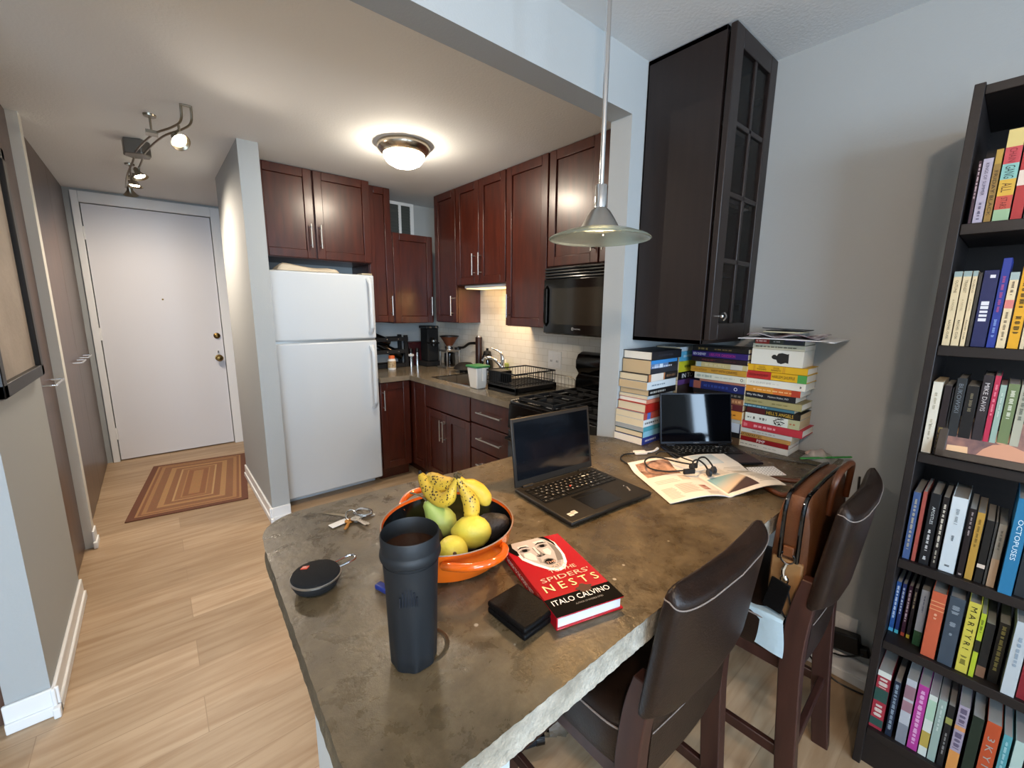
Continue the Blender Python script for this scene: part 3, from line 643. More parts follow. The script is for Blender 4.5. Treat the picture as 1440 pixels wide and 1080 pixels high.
# ------------------------------------------------------------------ hall
rw, rl = .71, 1.2
t_ = MB().box(-rw/2, rw/2, -rl/2, rl/2, 0, .008)
o = obj('entry_rug', t_, rug_mat(rw, rl), bevel=.003); o.location = (.145, 4.235, 0); o.rotation_euler = (0, 0, R_(-7.5)); tag(o, 'brown and tan rug of concentric rectangles before the door', 'rug')
t = T('picture_frame', 'large dark framed abstract picture on the left hall wall', 'picture', (-.415, 2.4, 1.13))
fx, a0, a1, b0, b1 = -.414, 2.07, 2.74, 1.145, 2.06
mb = MB()
for b in ((a0, a1, b0, b0+.045), (a0, a1, b1-.045, b1), (a0, a0+.045, b0, b1), (a1-.045, a1, b0, b1)): mb.box(fx, fx+.03, *b)
t.p('frame', mb, M('frame_black', '#1b1714', .4), bevel=.003)
t.p('canvas', MB().box(fx, fx+.012, a0+.04, a1-.04, b0+.04, b1-.04), M('abstract_canvas', '#b9ada0', .75, noise='#9d9184', nscale=3.5, nd=8, bump=.3, bscale=30))

# ------------------------------------------------------------------ lamps
def emat(n, c, s): return M(n, c, .4, emit=c, es=s)
LC = (1.272, 2.53, CT)
t = T('ceiling_lamp', 'round flush ceiling lamp with glowing dome in the kitchen', 'lamp', LC)
t.p('ring', MB().lathe([(0, 0), (.152, 0), (.156, -.008), (.152, -.032), (.128, -.055), (.121, -.058), (.121, -.045), (0, -.045)], LC, 48), M('brushed_nickel_lamp', '#c4b8a6', .25, 1))
t.p('dome', MB().lathe([(.123, -.05), (.119, -.075), (.098, -.102), (.064, -.120), (.026, -.128), (0, -.129)], LC, 40), emat('dome_glow', '#ffefd8', 100))
# track lights
t = T('track_light', 'hall ceiling track light with four lit spot heads', 'lamp', (.045, 3.53, CT))
t.p('canopy', MB().prism([(-.015, 3.50, CT), (.065, 3.47, CT), (.108, 3.52, CT), (.10, 3.58, CT), (.02, 3.61, CT), (-.022, 3.57, CT)], (0, 0, -.085)), M('lamp_grey', '#6f6a62', .4, .6), bevel=.006)
mb = MB()
for s in (-.02, .02):
    mb.tube([(.24+s, 2.76, 2.41), (.235+s, 2.78, 2.34), (.2+s, 2.87, 2.325), (.13+s, 3.05, 2.325), (.06+s, 3.45, 2.335), (.04+s, 3.65, 2.325), (.0+s, 4.05, 2.315), (-.02+s, 4.45, 2.315)], .0055, 8, smooth=5)
mb.tube([(.22, 2.76, 2.407), (.26, 2.76, 2.407)], .0055, 8)
t.p('rail', mb, nickel)
mb = MB()
for x, y in ((.105, 3.02), (.0, 4.12)): t.p('stem', MB().cyl((x, y, CT), (x, y, 2.325), .005).lathe([(0, 0), (.028, 0), (.026, -.01), (0, -.012)], (x, y, CT), 20).box(x-.025, x+.025, y-.03, y+.03, 2.315, 2.33), nickel)
HEADS = [((.205, 2.80, 2.245), (.35, -.6, -.6)), ((.045, 3.78, 2.26), (.32, -.22, -.92)), ((.012, 3.98, 2.24), (.1, -.1, -1)), ((-.015, 4.22, 2.225), (.05, .45, -.9))]
for i, (c, d) in enumerate(HEADS):
    c = V(c); d = V(d).normalized(); u = d.cross(Z).normalized() if abs(d.z) < .99 else X.copy(); v = u.cross(d)
    h = MB().lathe([(.008, .062), (.016, .05), (.018, .03), (.034, .006), (.044, -.004), (.042, -.004), (.03, .006), (.012, .03), (.008, .05)], c, 24, ax=(u, v, -d))
    h.tube([c-d*.06, V((c.x, c.y, 2.30)), V((c.x, c.y, 2.322))], .006, 8)
    hd = t.p('spot_head', h, nickel)
    t.p('bulb', MB().lathe([(0, .012), (.026, .01), (.027, .004), (0, .001)], c, 20, ax=(u, v, -d)), emat('halogen_glow', '#fff0d2', 45), hd)
# pendant
PC = V((.947, .76, 1.638))
t = T('pendant_lamp', 'hanging pendant lamp with shallow glass disc shade over peninsula', 'lamp', (PC.x, PC.y, PC.z))
frost = M('greenish_glass', '#d9e2d4', .22, trans=.9, ior=1.3)
t.p('glass_shade', MB().lathe([(.045, .026), (.09, .017), (.125, .005), (.134, .0), (.136, -.003), (.133, -.005), (.124, .0), (.088, .012), (.045, .021)], PC, 64), frost)
t.p('reflector_cone', MB().lathe([(.016, .077), (.026, .068), (.040, .046), (.052, .025), (.049, .022), (.037, .04), (.02, .062), (.0, .066)], PC, 40), steel)
t.p('lamp_holder', MB().lathe([(0, .072), (.0165, .072), (.0165, .132), (.015, .134), (0, .134)], PC, 24), chrome)
t.p('rod', MB().cyl(PC+V((0, 0, .13)), V((PC.x, PC.y, CT-.02)), .0065, seg=12), chrome)
t.p('ceiling_canopy', MB().lathe([(0, -.03), (.012, -.03), (.05, -.012), (.055, 0), (0, 0)], (PC.x, PC.y, CT), 32), chrome)
for k in range(3): a = k*2*PI/3+.5; t.p('screw', MB().lathe([(0, 0), (.005, .001), (.005, .006), (0, .008)], PC+V((.062*math.cos(a), .062*math.sin(a), .014)), 10), chrome)
t.p('bulb', MB().lathe([(0, .02), (.024, .021), (.03, .028), (.028, .038), (0, .043)], PC, 24), emat('pendant_glow', '#ffe3b0', 20))

# ------------------------------------------------------------------ tall black display cabinet on the stub wall
t = T('display_cabinet', 'tall black wall cabinet with eight-pane glass door', 'cabinet', (1.79, .9, 1.32))
cx0, cx1, cy0, cy1, cz0, cz1 = 1.603, 1.972, .775, WY-.002, 1.318, CT-.003
mb = MB()
for b in ((cx0, cx0+.018, cy0, cy1, cz0, cz1), (cx1-.018, cx1, cy0, cy1, cz0, cz1), (cx0, cx1, cy0, cy1, cz0, cz0+.018), (cx0, cx1, cy0, cy1, cz1-.018, cz1), (cx0, cx1, cy1-.008, cy1, cz0, cz1)): mb.box(*b)
t.p('body', mb, espresso, bevel=.002)
for i in range(3): t.p('shelf', MB().box(cx0+.018, cx1-.018, cy0+.04, cy1-.01, cz0+.27*(i+1), cz0+.27*(i+1)+.016), espresso)
dz0, dz1_ = cz0+.018, cz1-.004; fw = .062; dy = (.742, .764)
d = MB().box(cx0-.002, cx0+fw, *dy, dz0, dz1_).box(cx1-fw, cx1, *dy, dz0, dz1_).box(cx0+fw, cx1-fw, *dy, dz0, dz0+fw).box(cx0+fw, cx1-fw, *dy, dz1_-fw, dz1_)
mx = (cx0+cx1)/2; d.box(mx-.009, mx+.009, dy[0]+.003, dy[1]-.003, dz0+fw, dz1_-fw)
for i in (1, 2, 3): zz = dz0+fw+(dz1_-dz0-2*fw)*i/4; d.box(cx0+fw, cx1-fw, dy[0]+.003, dy[1]-.003, zz-.009, zz+.009)
dr = t.p('glass_door', d, espresso, bevel=.003)
t.p('pane', MB().box(cx0+fw-.005, cx1-fw+.005, dy[0]+.009, dy[0]+.013, dz0+fw-.005, dz1_-fw+.005), M('cabinet_glass', '#ffffff', .0, trans=1, ior=1.08), dr)
t.p('knob', MB().lathe([(0, 0), (.007, 0), (.006, .014), (.015, .022), (.016, .03), (.008, .036), (0, .037)], (cx0+.04, dy[0], dz0+.09), 20, ax=(X, Z, -Y)), chrome, dr)
for zz in (1.46, 1.86, 2.25): t.p('hinge', MB().box(cx1-.07, cx1-.02, .77, .79, zz-.012, zz+.012), chrome, dr)
one('glass_dish', 'small pale dish shape standing in for a white reflection in the glass door', 'dish', MB().lathe([(0, 0), (.02, 0), (.045, .03), (.042, .03), (.018, .004), (0, .004)], (1.68, .86, cz0+.27+.016), 24), whitep, (1.68, .86, cz0+.286))  # added pale shape, stands in for a white reflection in the door glass

# ------------------------------------------------------------------ things on the peninsula
# travel tumbler
c = (.268, .556, TOP)
slate = M('slate_blue_metal', '#12161a', .55)
t = T('travel_tumbler', 'tall dark slate blue tumbler of coffee at the table corner', 'tumbler', c)
rings = []
for z, r, fl in ((0, .033, .9), (.004, .0365, .9), (.03, .0375, .8), (.09, .039, .3), (.13, .040, 0), (.178, .0425, 0)):
    rings.append([(c[0]+r*math.cos(a)*(1-fl*.075*(.5+.5*math.cos(8*a))), c[1]+r*math.sin(a)*(1-fl*.075*(.5+.5*math.cos(8*a))), c[2]+z) for a in [2*PI*k/64 for k in range(64)]])
t.p('body', MB().ring(None, False, rings), slate)
t.p('collar', MB().lathe([(.0415, .176), (.0422, .182), (.0458, .185), (.0468, .190), (.0458, .196), (.0443, .198), (.0443, .2), (.0448, .221), (.0435, .223), (.0425, .221), (.0415, .19)], c, 48), slate)
t.p('coffee', MB().lathe([(0, .196), (.0418, .196), (.0418, .194), (0, .194)], c, 40), M('coffee', '#2a1a10', .15))
a = V((-.55, -.83, 0)).normalized(); b = V((.83, -.55, 0))
e = MB()
for k in range(7):
    w = (k-3)*.0042; h = .030-.0011*(k-3)**2*1.4
    e.tube([V(c)+a*.0398+b*w+Z*.122, V(c)+a*.0402+b*w+Z*(.122+h)], .0013, 6)
t.p('crest_emblem', e, M('dark_emblem', '#171d26', .3))
# round speaker
c = (.198, .84, TOP)
t = T('bluetooth_speaker', 'round black clip-on speaker with silver rim and orange badge', 'speaker', c)
t.p('shell', MB().lathe([(0, .002), (.026, 0), (.040, .008), (.046, .02), (.0465, .026), (0, .026)], c, 48), blackm)
t.p('rim', MB().lathe([(.046, .0245), (.0482, .026), (.0482, .0285), (.046, .0295)], c, 48), steel)
t.p('fabric_top', MB().lathe([(.0465, .028), (.044, .034), (.034, .039), (.018, .0415), (0, .042)], c, 48), M('speaker_fabric', '#0b0b0c', .95, bump=.4, bscale=900))
u = V((.95, .2, 0)).normalized(); v = V((-u.y, u.x, 0))
p0 = V(c)+Z*.028
t.p('carabiner', MB().tube([p0+u*.044+v*.011, p0+u*.07+v*.012, p0+u*.082+v*.009, p0+u*.086, p0+u*.082-v*.009, p0+u*.07-v*.012, p0+u*.044-v*.011], .0026, 8, smooth=4), chrome)
lc = V((.183, .857, TOP+.0412)); nn = V((-.12, .14, 1)).normalized(); u2 = V((.72, -.69, 0)); u2 = (u2-nn*u2.dot(nn)).normalized(); v2 = nn.cross(u2)
u2, v2 = u2, v2
bd = t.p('badge', MB().obox(lc, u2, v2, nn, .014, .010, .0016), M('badge_orange', '#c8452a', .5))
t.p('badge_letters', MB().text('JBL', lc+nn*.0009, u2, v2, w=.010, h=.0055), whitep, bd)
# keys
c = V((.352, 1.075, TOP))
t = T('key_ring', 'bunch of keys with white tag and brass key on the counter', 'keys', tuple(c))
t.p('split_ring', MB().tube([c+V((.014*math.cos(a), .012*math.sin(a), .012+.010*math.sin(a))) for a in [k*PI/8 for k in range(16)]], .0016, 8, closed=True), chrome)
def key(name, d, L, w, mat, z, hook=False):
    d = V(d).normalized(); n = V((-d.y, d.x, 0)); p = c+d*.012+Z*z
    mb = MB().lathe([(.003, -.001), (.012, -.001), (.012, .001), (.003, .001)], p+d*.008, 20).obox(p+d*(.018+L/2), d, n, Z, L, w, .002)
    for k in range(4): mb.obox(p+d*(.024+k*L*.2)+n*w*.6, d, n, Z, .003, w*.5, .002)
    t.p(name, mb, mat)
key('brass_key', (-.55, -.83, 0), .034, .006, M('brass_key', '#b5803c', .35, 1), .006)
key('steel_key', (.35, -.93, 0), .036, .007, steel, .004); key('steel_key', (.18, -.98, 0), .04, .007, steel, .009); key('steel_key', (.75, -.3, 0), .03, .007, steel, .005)
d = V((-.75, .66, 0)).normalized(); n = V((-d.y, d.x, 0))
t.p('pocket_knife', MB().prism([c+d*.01+n*.006+Z*.008, c+d*.065+n*.002+Z*.012, c+d*.08-n*.002+Z*.013, c+d*.06-n*.006+Z*.012, c+d*.01-n*.006+Z*.008], (0, 0, .003)), nickel, bevel=.0008)
d = V((-.97, -.2, 0)).normalized(); n = V((-d.y, d.x, 0))
t.p('white_tag', MB().obox(c+d*.036+Z*.004, d, n, Z, .046, .022, .002), whitep, bevel=.0008)
t.p('clip', MB().tube([c+V((.01, .008, .012)), c+V((.03, .012, .016)), c+V((.05, -.005, .012)), c+V((.045, -.02, .008)), c+V((.02, -.012, .008))], .0038, 8, closed=True, smooth=3), chrome)
# blue lighter behind the tumbler
one('lighter', 'small blue plastic lighter lying behind the tumbler', 'lighter', MB().obox((.300, .738, TOP+.006), (.3, -.95, 0), (.95, .3, 0), Z, .05, .016, .011), M('lighter_blue', '#22337c', .35), (.300, .738, TOP), bevel=.003)
# enamelled pan with fruit
c = (.475, .785, TOP)
orange = M('orange_enamel', '#d0500f', .16, noise='#da6514', nscale=4, coat=.6, coat_rough=.06)
t = T('casserole_dish', 'orange enamelled shallow round pan full of fruit', 'pan', c)
t.p('body', MB().lathe([(0, 0), (.112, 0), (.128, .006), (.140, .03), (.148, .07), (.151, .078), (.148, .078), (.146, .072)], c, 64), orange)
t.p('interior', MB().lathe([(.148, .0775), (.1455, .07), (.137, .03), (.122, .01), (0, .008)], c, 64), blackg)
t.p('rim_edge', MB().tube([(c[0]+.1492*math.cos(a), c[1]+.1492*math.sin(a), TOP+.0785) for a in [2*PI*k/72 for k in range(72)]], .0014, 6, closed=True), M('pale_rim', '#8b7a6a', .4))
for s, an in ((1, R_(82)), (-1, R_(82)+PI)):
    hd = V((math.cos(an), math.sin(an), 0)); hn = V((-hd.y, hd.x, 0)); q = V(c)+Z*.062
    t.p('handle', MB().tube([q+hd*.133-hn*.068-Z*.004, q+hd*.158-hn*.058+Z*.004, q+hd*.184-hn*.034+Z*.010, q+hd*.194+Z*.012, q+hd*.184+hn*.034+Z*.010, q+hd*.158+hn*.058+Z*.004, q+hd*.133+hn*.068-Z*.004], [.009, .0085, .008, .008, .008, .0085, .009], 12, smooth=5, sq=(1, 1)), orange)
def fruit(name, label, cat, ctr, ax, prof, mat, group=None):
    n = V(ax).normalized(); u = n.cross(Z if abs(n.z) < .9 else X).normalized(); v = n.cross(u)
    t = T(name, label, cat, ctr, group=group); t.p('flesh', MB().lathe(prof, ctr, 36, ax=(u, v, n)), mat); return t, n, u, v
lem = [(0, -.049), (.006, -.048), (.010, -.044), (.02, -.038), (.031, -.025), (.037, -.006), (.0365, .01), (.030, .027), (.019, .038), (.008, .043), (.004, .044), (0, .044)]
lemon_m = M('lemon_peel', '#c7bc3e', .45, noise='#d2c858', nscale=18, bump=.12, bscale=260)
a, n, u, v = fruit('lemon', 'larger lemon lying at the middle of the orange pan', 'lemon', (.512, .742, .943), (.75, -.55, -.05), lem, lemon_m)
a, n, u, v = fruit('lemon', 'smaller lemon half hidden by the tumbler rim', 'lemon', (.440, .712, .936), (-.35, -.75, .38), [(r*.88, z*.88) for r, z in lem], lemon_m)
a.p('stem_scar', MB().lathe([(0, -.044), (.004, -.0435), (.004, -.041), (0, -.041)], (.440, .712, .936), 10, ax=(u, v, -n)), M('stem_brown', '#4a3520', .8))
pm = M('pear_skin', '#8fa550', .42, noise='#a9b96a', nscale=9, bump=.05, bscale=300)
a, n, u, v = fruit('pear', 'green pear with curved stem leaning in the orange pan', 'pear', (.487, .837, .938), (-.38, .42, .82), [(0, -.038), (.012, -.036), (.028, -.026), (.036, -.008), (.034, .010), (.026, .028), (.019, .044), (.015, .056), (.008, .062), (0, .060)], pm)
p = V((.487, .837, .938))+n*.058
a.p('stem', MB().tube([p, p+n*.012+V((-.004, .004, .002)), p+n*.018+V((-.014, .012, .004)), p+n*.02+V((-.024, .02, .006))], [.0025, .002, .002, .0026], 8, smooth=3), M('pear_stem', '#5a5138', .8))
avm = M('avocado_skin', '#1d1a1a', .5, noise='#2a2423', nscale=40, bump=.25, bscale=220)
av = [(0, -.04), (.014, -.038), (.029, -.026), (.034, -.006), (.031, .012), (.024, .03), (.016, .044), (.006, .05), (0, .05)]
fruit('avocado', 'dark avocado at the right inside the orange pan', 'avocado', (.566, .745, .934), (.45, -.55, .35), av, avm)
fruit('avocado', 'dark avocado at the left behind the tumbler', 'avocado', (.420, .795, .932), (-.6, .3, -.1), av, avm)
bm_ = M('banana_skin', '#c9a42c', .45, noise='#d3b544', nscale=7, bump=.04, bscale=90)
def spotted():
    m = M('banana_spotted', '#c9a22e', .45); nt = m.node_tree; N = nt.nodes.new; L = nt.links.new; b = nt.nodes['Principled BSDF']
    tc = N('ShaderNodeTexCoord'); v = N('ShaderNodeTexVoronoi'); v.inputs['Scale'].default_value = 150; L(tc.outputs['Object'], v.inputs['Vector'])
    n1 = N('ShaderNodeTexNoise'); n1.inputs['Scale'].default_value = 26; L(tc.outputs['Object'], n1.inputs['Vector'])
    s = N('ShaderNodeMath'); s.operation = 'MULTIPLY_ADD'; s.inputs[1].default_value = -1.1; s.inputs[2].default_value = .84; L(n1.outputs['Fac'], s.inputs[0])
    lt = N('ShaderNodeMath'); lt.operation = 'GREATER_THAN'; L(v.outputs['Distance'], lt.inputs[0]); L(s.outputs[0], lt.inputs[1])
    mx = N('ShaderNodeMix'); mx.data_type = 'RGBA'; mx.inputs['A'].default_value = lin('#3d2a12'); L(lt.outputs[0], mx.inputs['Factor'])
    n2 = N('ShaderNodeTexNoise'); n2.inputs['Scale'].default_value = 9; L(tc.outputs['Object'], n2.inputs['Vector'])
    r = N('ShaderNodeValToRGB'); r.color_ramp.elements[0].position = .4; r.color_ramp.elements[1].position = .62; r.color_ramp.elements[0].color = lin('#b89a35'); r.color_ramp.elements[1].color = lin('#d0ab36'); L(n2.outputs['Fac'], r.inputs[0])
    L(r.outputs[0], mx.inputs['B']); L(mx.outputs['Result'], b.inputs['Base Color']); return m
bsp = spotted()
st = V((.506, .790, 1.062))
BAN = [('spotted banana at the left of the bunch, tip raised', [st, (.499, .798, 1.038), (.492, .806, 1.012), (.484, .828, .999), (.474, .862, 1.010), (.468, .888, 1.036), (.466, .895, 1.047)], bsp),
       ('spotted middle banana hanging down the front of the bunch', [st, (.512, .783, 1.04), (.521, .773, 1.018), (.527, .766, .997), (.524, .763, .977), (.516, .765, .966), (.513, .766, .963)], bsp),
       ('plain yellow banana at the right of the bunch', [st, (.520, .786, 1.046), (.538, .782, 1.034), (.557, .777, 1.016), (.568, .771, .998), (.571, .768, .984), (.571, .767, .979)], bm_),
       ('golden banana lying across the back of the bunch', [st, (.506, .806, 1.046), (.503, .824, 1.034), (.497, .848, 1.028), (.489, .872, 1.032), (.483, .886, 1.040), (.481, .890, 1.045)], bsp)]
for i, (lb, pts, mt) in enumerate(BAN):
    t = T('banana', lb, 'banana', pts[3], group='bananas of one bunch')
    t.p('skin', MB().tube(pts, [.0065, .009, .0172, .0205, .0195, .0125, .0055], 10, smooth=4), mt)
    a, b = V(pts[-2]), V(pts[-1]); t.p('tip', MB().tube([b, b+(b-a)*.6], [.005, .0035], 8), blackm)
    s0, s1 = V(pts[0]), V(pts[1]); t.p('stem', MB().tube([s0+(s0-s1)*.5, s0+(s1-s0)*.35], [.006, .0068], 8), M('banana_stem', '#4a3c22', .6))
# hardback with face cover
def flat_frame(org, ang):
    u = V((math.cos(ang), math.sin(ang), 0)); v = V((-u.y, u.x, 0)); return V(org), u, v
O, u, v = flat_frame((.486, .447, TOP+.0005), R_(-16)); w, h, th = .146, .247, .026
redc = M('red_dustjacket', '#a30f1b', .25, coat=.3)
t = T('hardcover_novel', 'red hardcover novel with boy face on cover beside black wallet', 'book', tuple(O))
P = lambda a, b, z=0: O+u*a+v*b+Z*z
cv = MB().obox(P(w/2, h/2, .0015), u, v, Z, w, h, .003).obox(P(w/2, h/2, th-.0015), u, v, Z, w, h, .003).obox(P(.0015, h/2, th/2), u, v, Z, .003, h, th)
t.p('cover', cv, redc, bevel=.0012)
t.p('pages', MB().obox(P(w/2-.001, h/2, th/2), u, v, Z, w-.008, h-.008, th-.006), M('page_white', '#c6cacd', .8))
ink = M('ink_black', '#060607', .5, spec=.05); cream = M('print_cream', '#f0dca0', .45); wht = M('print_white', '#f2f0ec', .45)
t.p('black_band', MB().obox(P(w/2, .024, th+.0002), u, v, Z, w, .048, .0004), ink)
def poly(pts, z, mb, m=0): mb.prism([P(a*w, b*h, z) for a, b in pts], (0, 0, .0002), m)
face = MB()
head = [(.02, 1.0), (.0, .93), (.12, .80), (.13, .73), (.24, .62), (.40, .505), (.52, .47), (.62, .485), (.72, .56), (.78, .66), (.80, .76), (.81, .87), (.76, .95), (.70, 1.0)]
poly(head, th+.0002, face, 0)
poly([(.05, .998), (.16, .83), (.17, .76), (.27, .655), (.41, .54), (.52, .505), (.60, .52), (.69, .585), (.745, .67), (.765, .76), (.765, .87), (.74, .93), (.67, .998)], th+.0004, face, 1)
poly([(.0, .998), (.0, .93), (.10, .80), (.145, .80), (.15, .86), (.12, .93), (.15, .998)], th+.0006, face, 3)
poly([(.62, .998), (.70, .95), (.745, .88), (.775, .80), (.79, .87), (.76, .95), (.71, .998)], th+.0006, face, 3)
poly([(.60, .60), (.70, .60), (.75, .70), (.76, .82), (.70, .9), (.68, .74)], th+.0006, face, 2)
for ex, ey in ((.27, .845), (.575, .855)):
    poly([(ex-.105, ey+.035), (ex-.03, ey+.068), (ex+.06, ey+.064), (ex+.105, ey+.04), (ex+.05, ey+.047), (ex-.03, ey+.049)], th+.0006, face, 3)
    poly([(ex-.095, ey), (ex-.03, ey+.03), (ex+.05, ey+.028), (ex+.095, ey-.002), (ex+.03, ey-.022), (ex-.04, ey-.02)], th+.0006, face, 2)
    poly([(ex-.036, ey+.02), (ex+.036, ey+.02), (ex+.044, ey), (ex+.022, ey-.018), (ex-.022, ey-.018), (ex-.044, ey)], th+.0008, face, 3)
poly([(.40, .86), (.455, .86), (.49, .755), (.52, .725), (.47, .712), (.415, .705), (.375, .715), (.37, .735), (.41, .75)], th+.0006, face, 2)
poly([(.385, .722), (.42, .732), (.45, .722), (.42, .712)], th+.0008, face, 3); poly([(.465, .726), (.49, .735), (.51, .725), (.49, .717)], th+.0008, face, 3)
poly([(.385, .625), (.43, .66), (.50, .668), (.56, .65), (.585, .61), (.545, .575), (.47, .565), (.41, .585)], th+.0006, face, 2)
poly([(.405, .622), (.45, .65), (.50, .655), (.545, .64), (.562, .612), (.53, .588), (.47, .58), (.43, .594)], th+.0008, face, 3)
poly([(.20, .93), (.36, .93), (.38, .90), (.34, .885), (.2, .895)], th+.0005, face, 4); poly([(.48, .95), (.66, .95), (.67, .91), (.56, .905), (.5, .92)], th+.0005, face, 4)
poly([(.22, .81), (.33, .80), (.36, .74), (.33, .67), (.25, .70), (.19, .76)], th+.0005, face, 4); poly([(.53, .80), (.63, .81), (.64, .75), (.58, .70), (.52, .74)], th+.0005, face, 4)
poly([(.42, .87), (.45, .87), (.455, .76), (.43, .745), (.415, .78)], th+.0007, face, 4)
poly([(.42, .54), (.52, .52), (.60, .54), (.655, .60), (.60, .60), (.55, .56), (.46, .555)], th+.0005, face, 5); poly([(.36, .70), (.40, .695), (.385, .64), (.40, .60), (.34, .63)], th+.0005, face, 5)
poly([(.17, .74), (.20, .76), (.19, .83), (.165, .80)], th+.0005, face, 5)
t.p('portrait_print', face, [wht, M('photo_grey', '#aeaaa7', .5), M('photo_midgrey', '#6c6866', .5), M('photo_dark', '#0c0b0b', .5, spec=.05), M('photo_light', '#d3d0cd', .5), M('photo_shade', '#8f8b88', .5)])
tx = MB(); L_ = th+.0008
for s, cx, cy, hh, ww in (('THE', .50, .605, .007, .022), ('PATH', .545, .545, .009, .034), ('TO THE', .57, .485, .011, .062), ("SPIDERS'", .53, .40, .0135, .112)): tx.text(s, P(cx*w, cy*h, L_), u, v, w=ww, h=hh)
t.p('title_small', tx, M('print_pink', '#e8b8a0', .45))
t.p('title_large', MB().text('N E S T S', P(.52*w, .30*h, L_), u, v, w=.122, h=.021), cream)
t.p('spider_shadow', MB().prism([P((.62+.11*math.cos(q)*(1+.25*math.sin(5*q)))*w, (.205+.045*math.sin(q)*(1+.2*math.cos(4*q)))*h, th+.0002) for q in [k*PI/12 for k in range(24)]], (0, 0, .0003)), M('dark_red_shadow', '#3a0a0c', .4))
t.p('author_name', MB().text('ITALO CALVINO', P(.50*w, .135*h, L_), u, v, w=.126, h=.0135), wht)
t.p('blurb_line', MB().text('AUTHOR OF INVISIBLE CITIES', P(.55*w, .07*h, L_), u, v, w=.06, h=.004), M('print_grey', '#8d8a86', .5))
t.p('spine_title', MB().text('THE PATH TO THE SPIDERS\' NESTS', P(0, h*.62, th*.5), -v, Z, w=.13, h=.009), wht)
# wallet
O2, u2, v2 = flat_frame((.425, .463, TOP), R_(3)); w2_, h2 = .080, .100
t = T('wallet', 'black leather wallet lying against the red novel', 'wallet', tuple(O2))
Q = lambda a, b, z: O2+u2*a+v2*b+Z*z
bl = M('black_leather', '#0b0a0a', .42, bump=.15, bscale=300, spec=.12)
t.p('lower_flap', MB().obox(Q(w2_/2, h2/2, .007), u2, v2, Z, w2_, h2, .013), bl, bevel=.005, seg=3)
t.p('upper_flap', MB().obox(Q(w2_/2, h2/2, .0195), u2, v2, Z, w2_, h2, .012), bl, bevel=.005, seg=3)
t.p('card_edge', MB().obox(Q(w2_-.001, h2*.55, .0135), u2, v2, Z, .006, h2*.7, .0018), whitep)
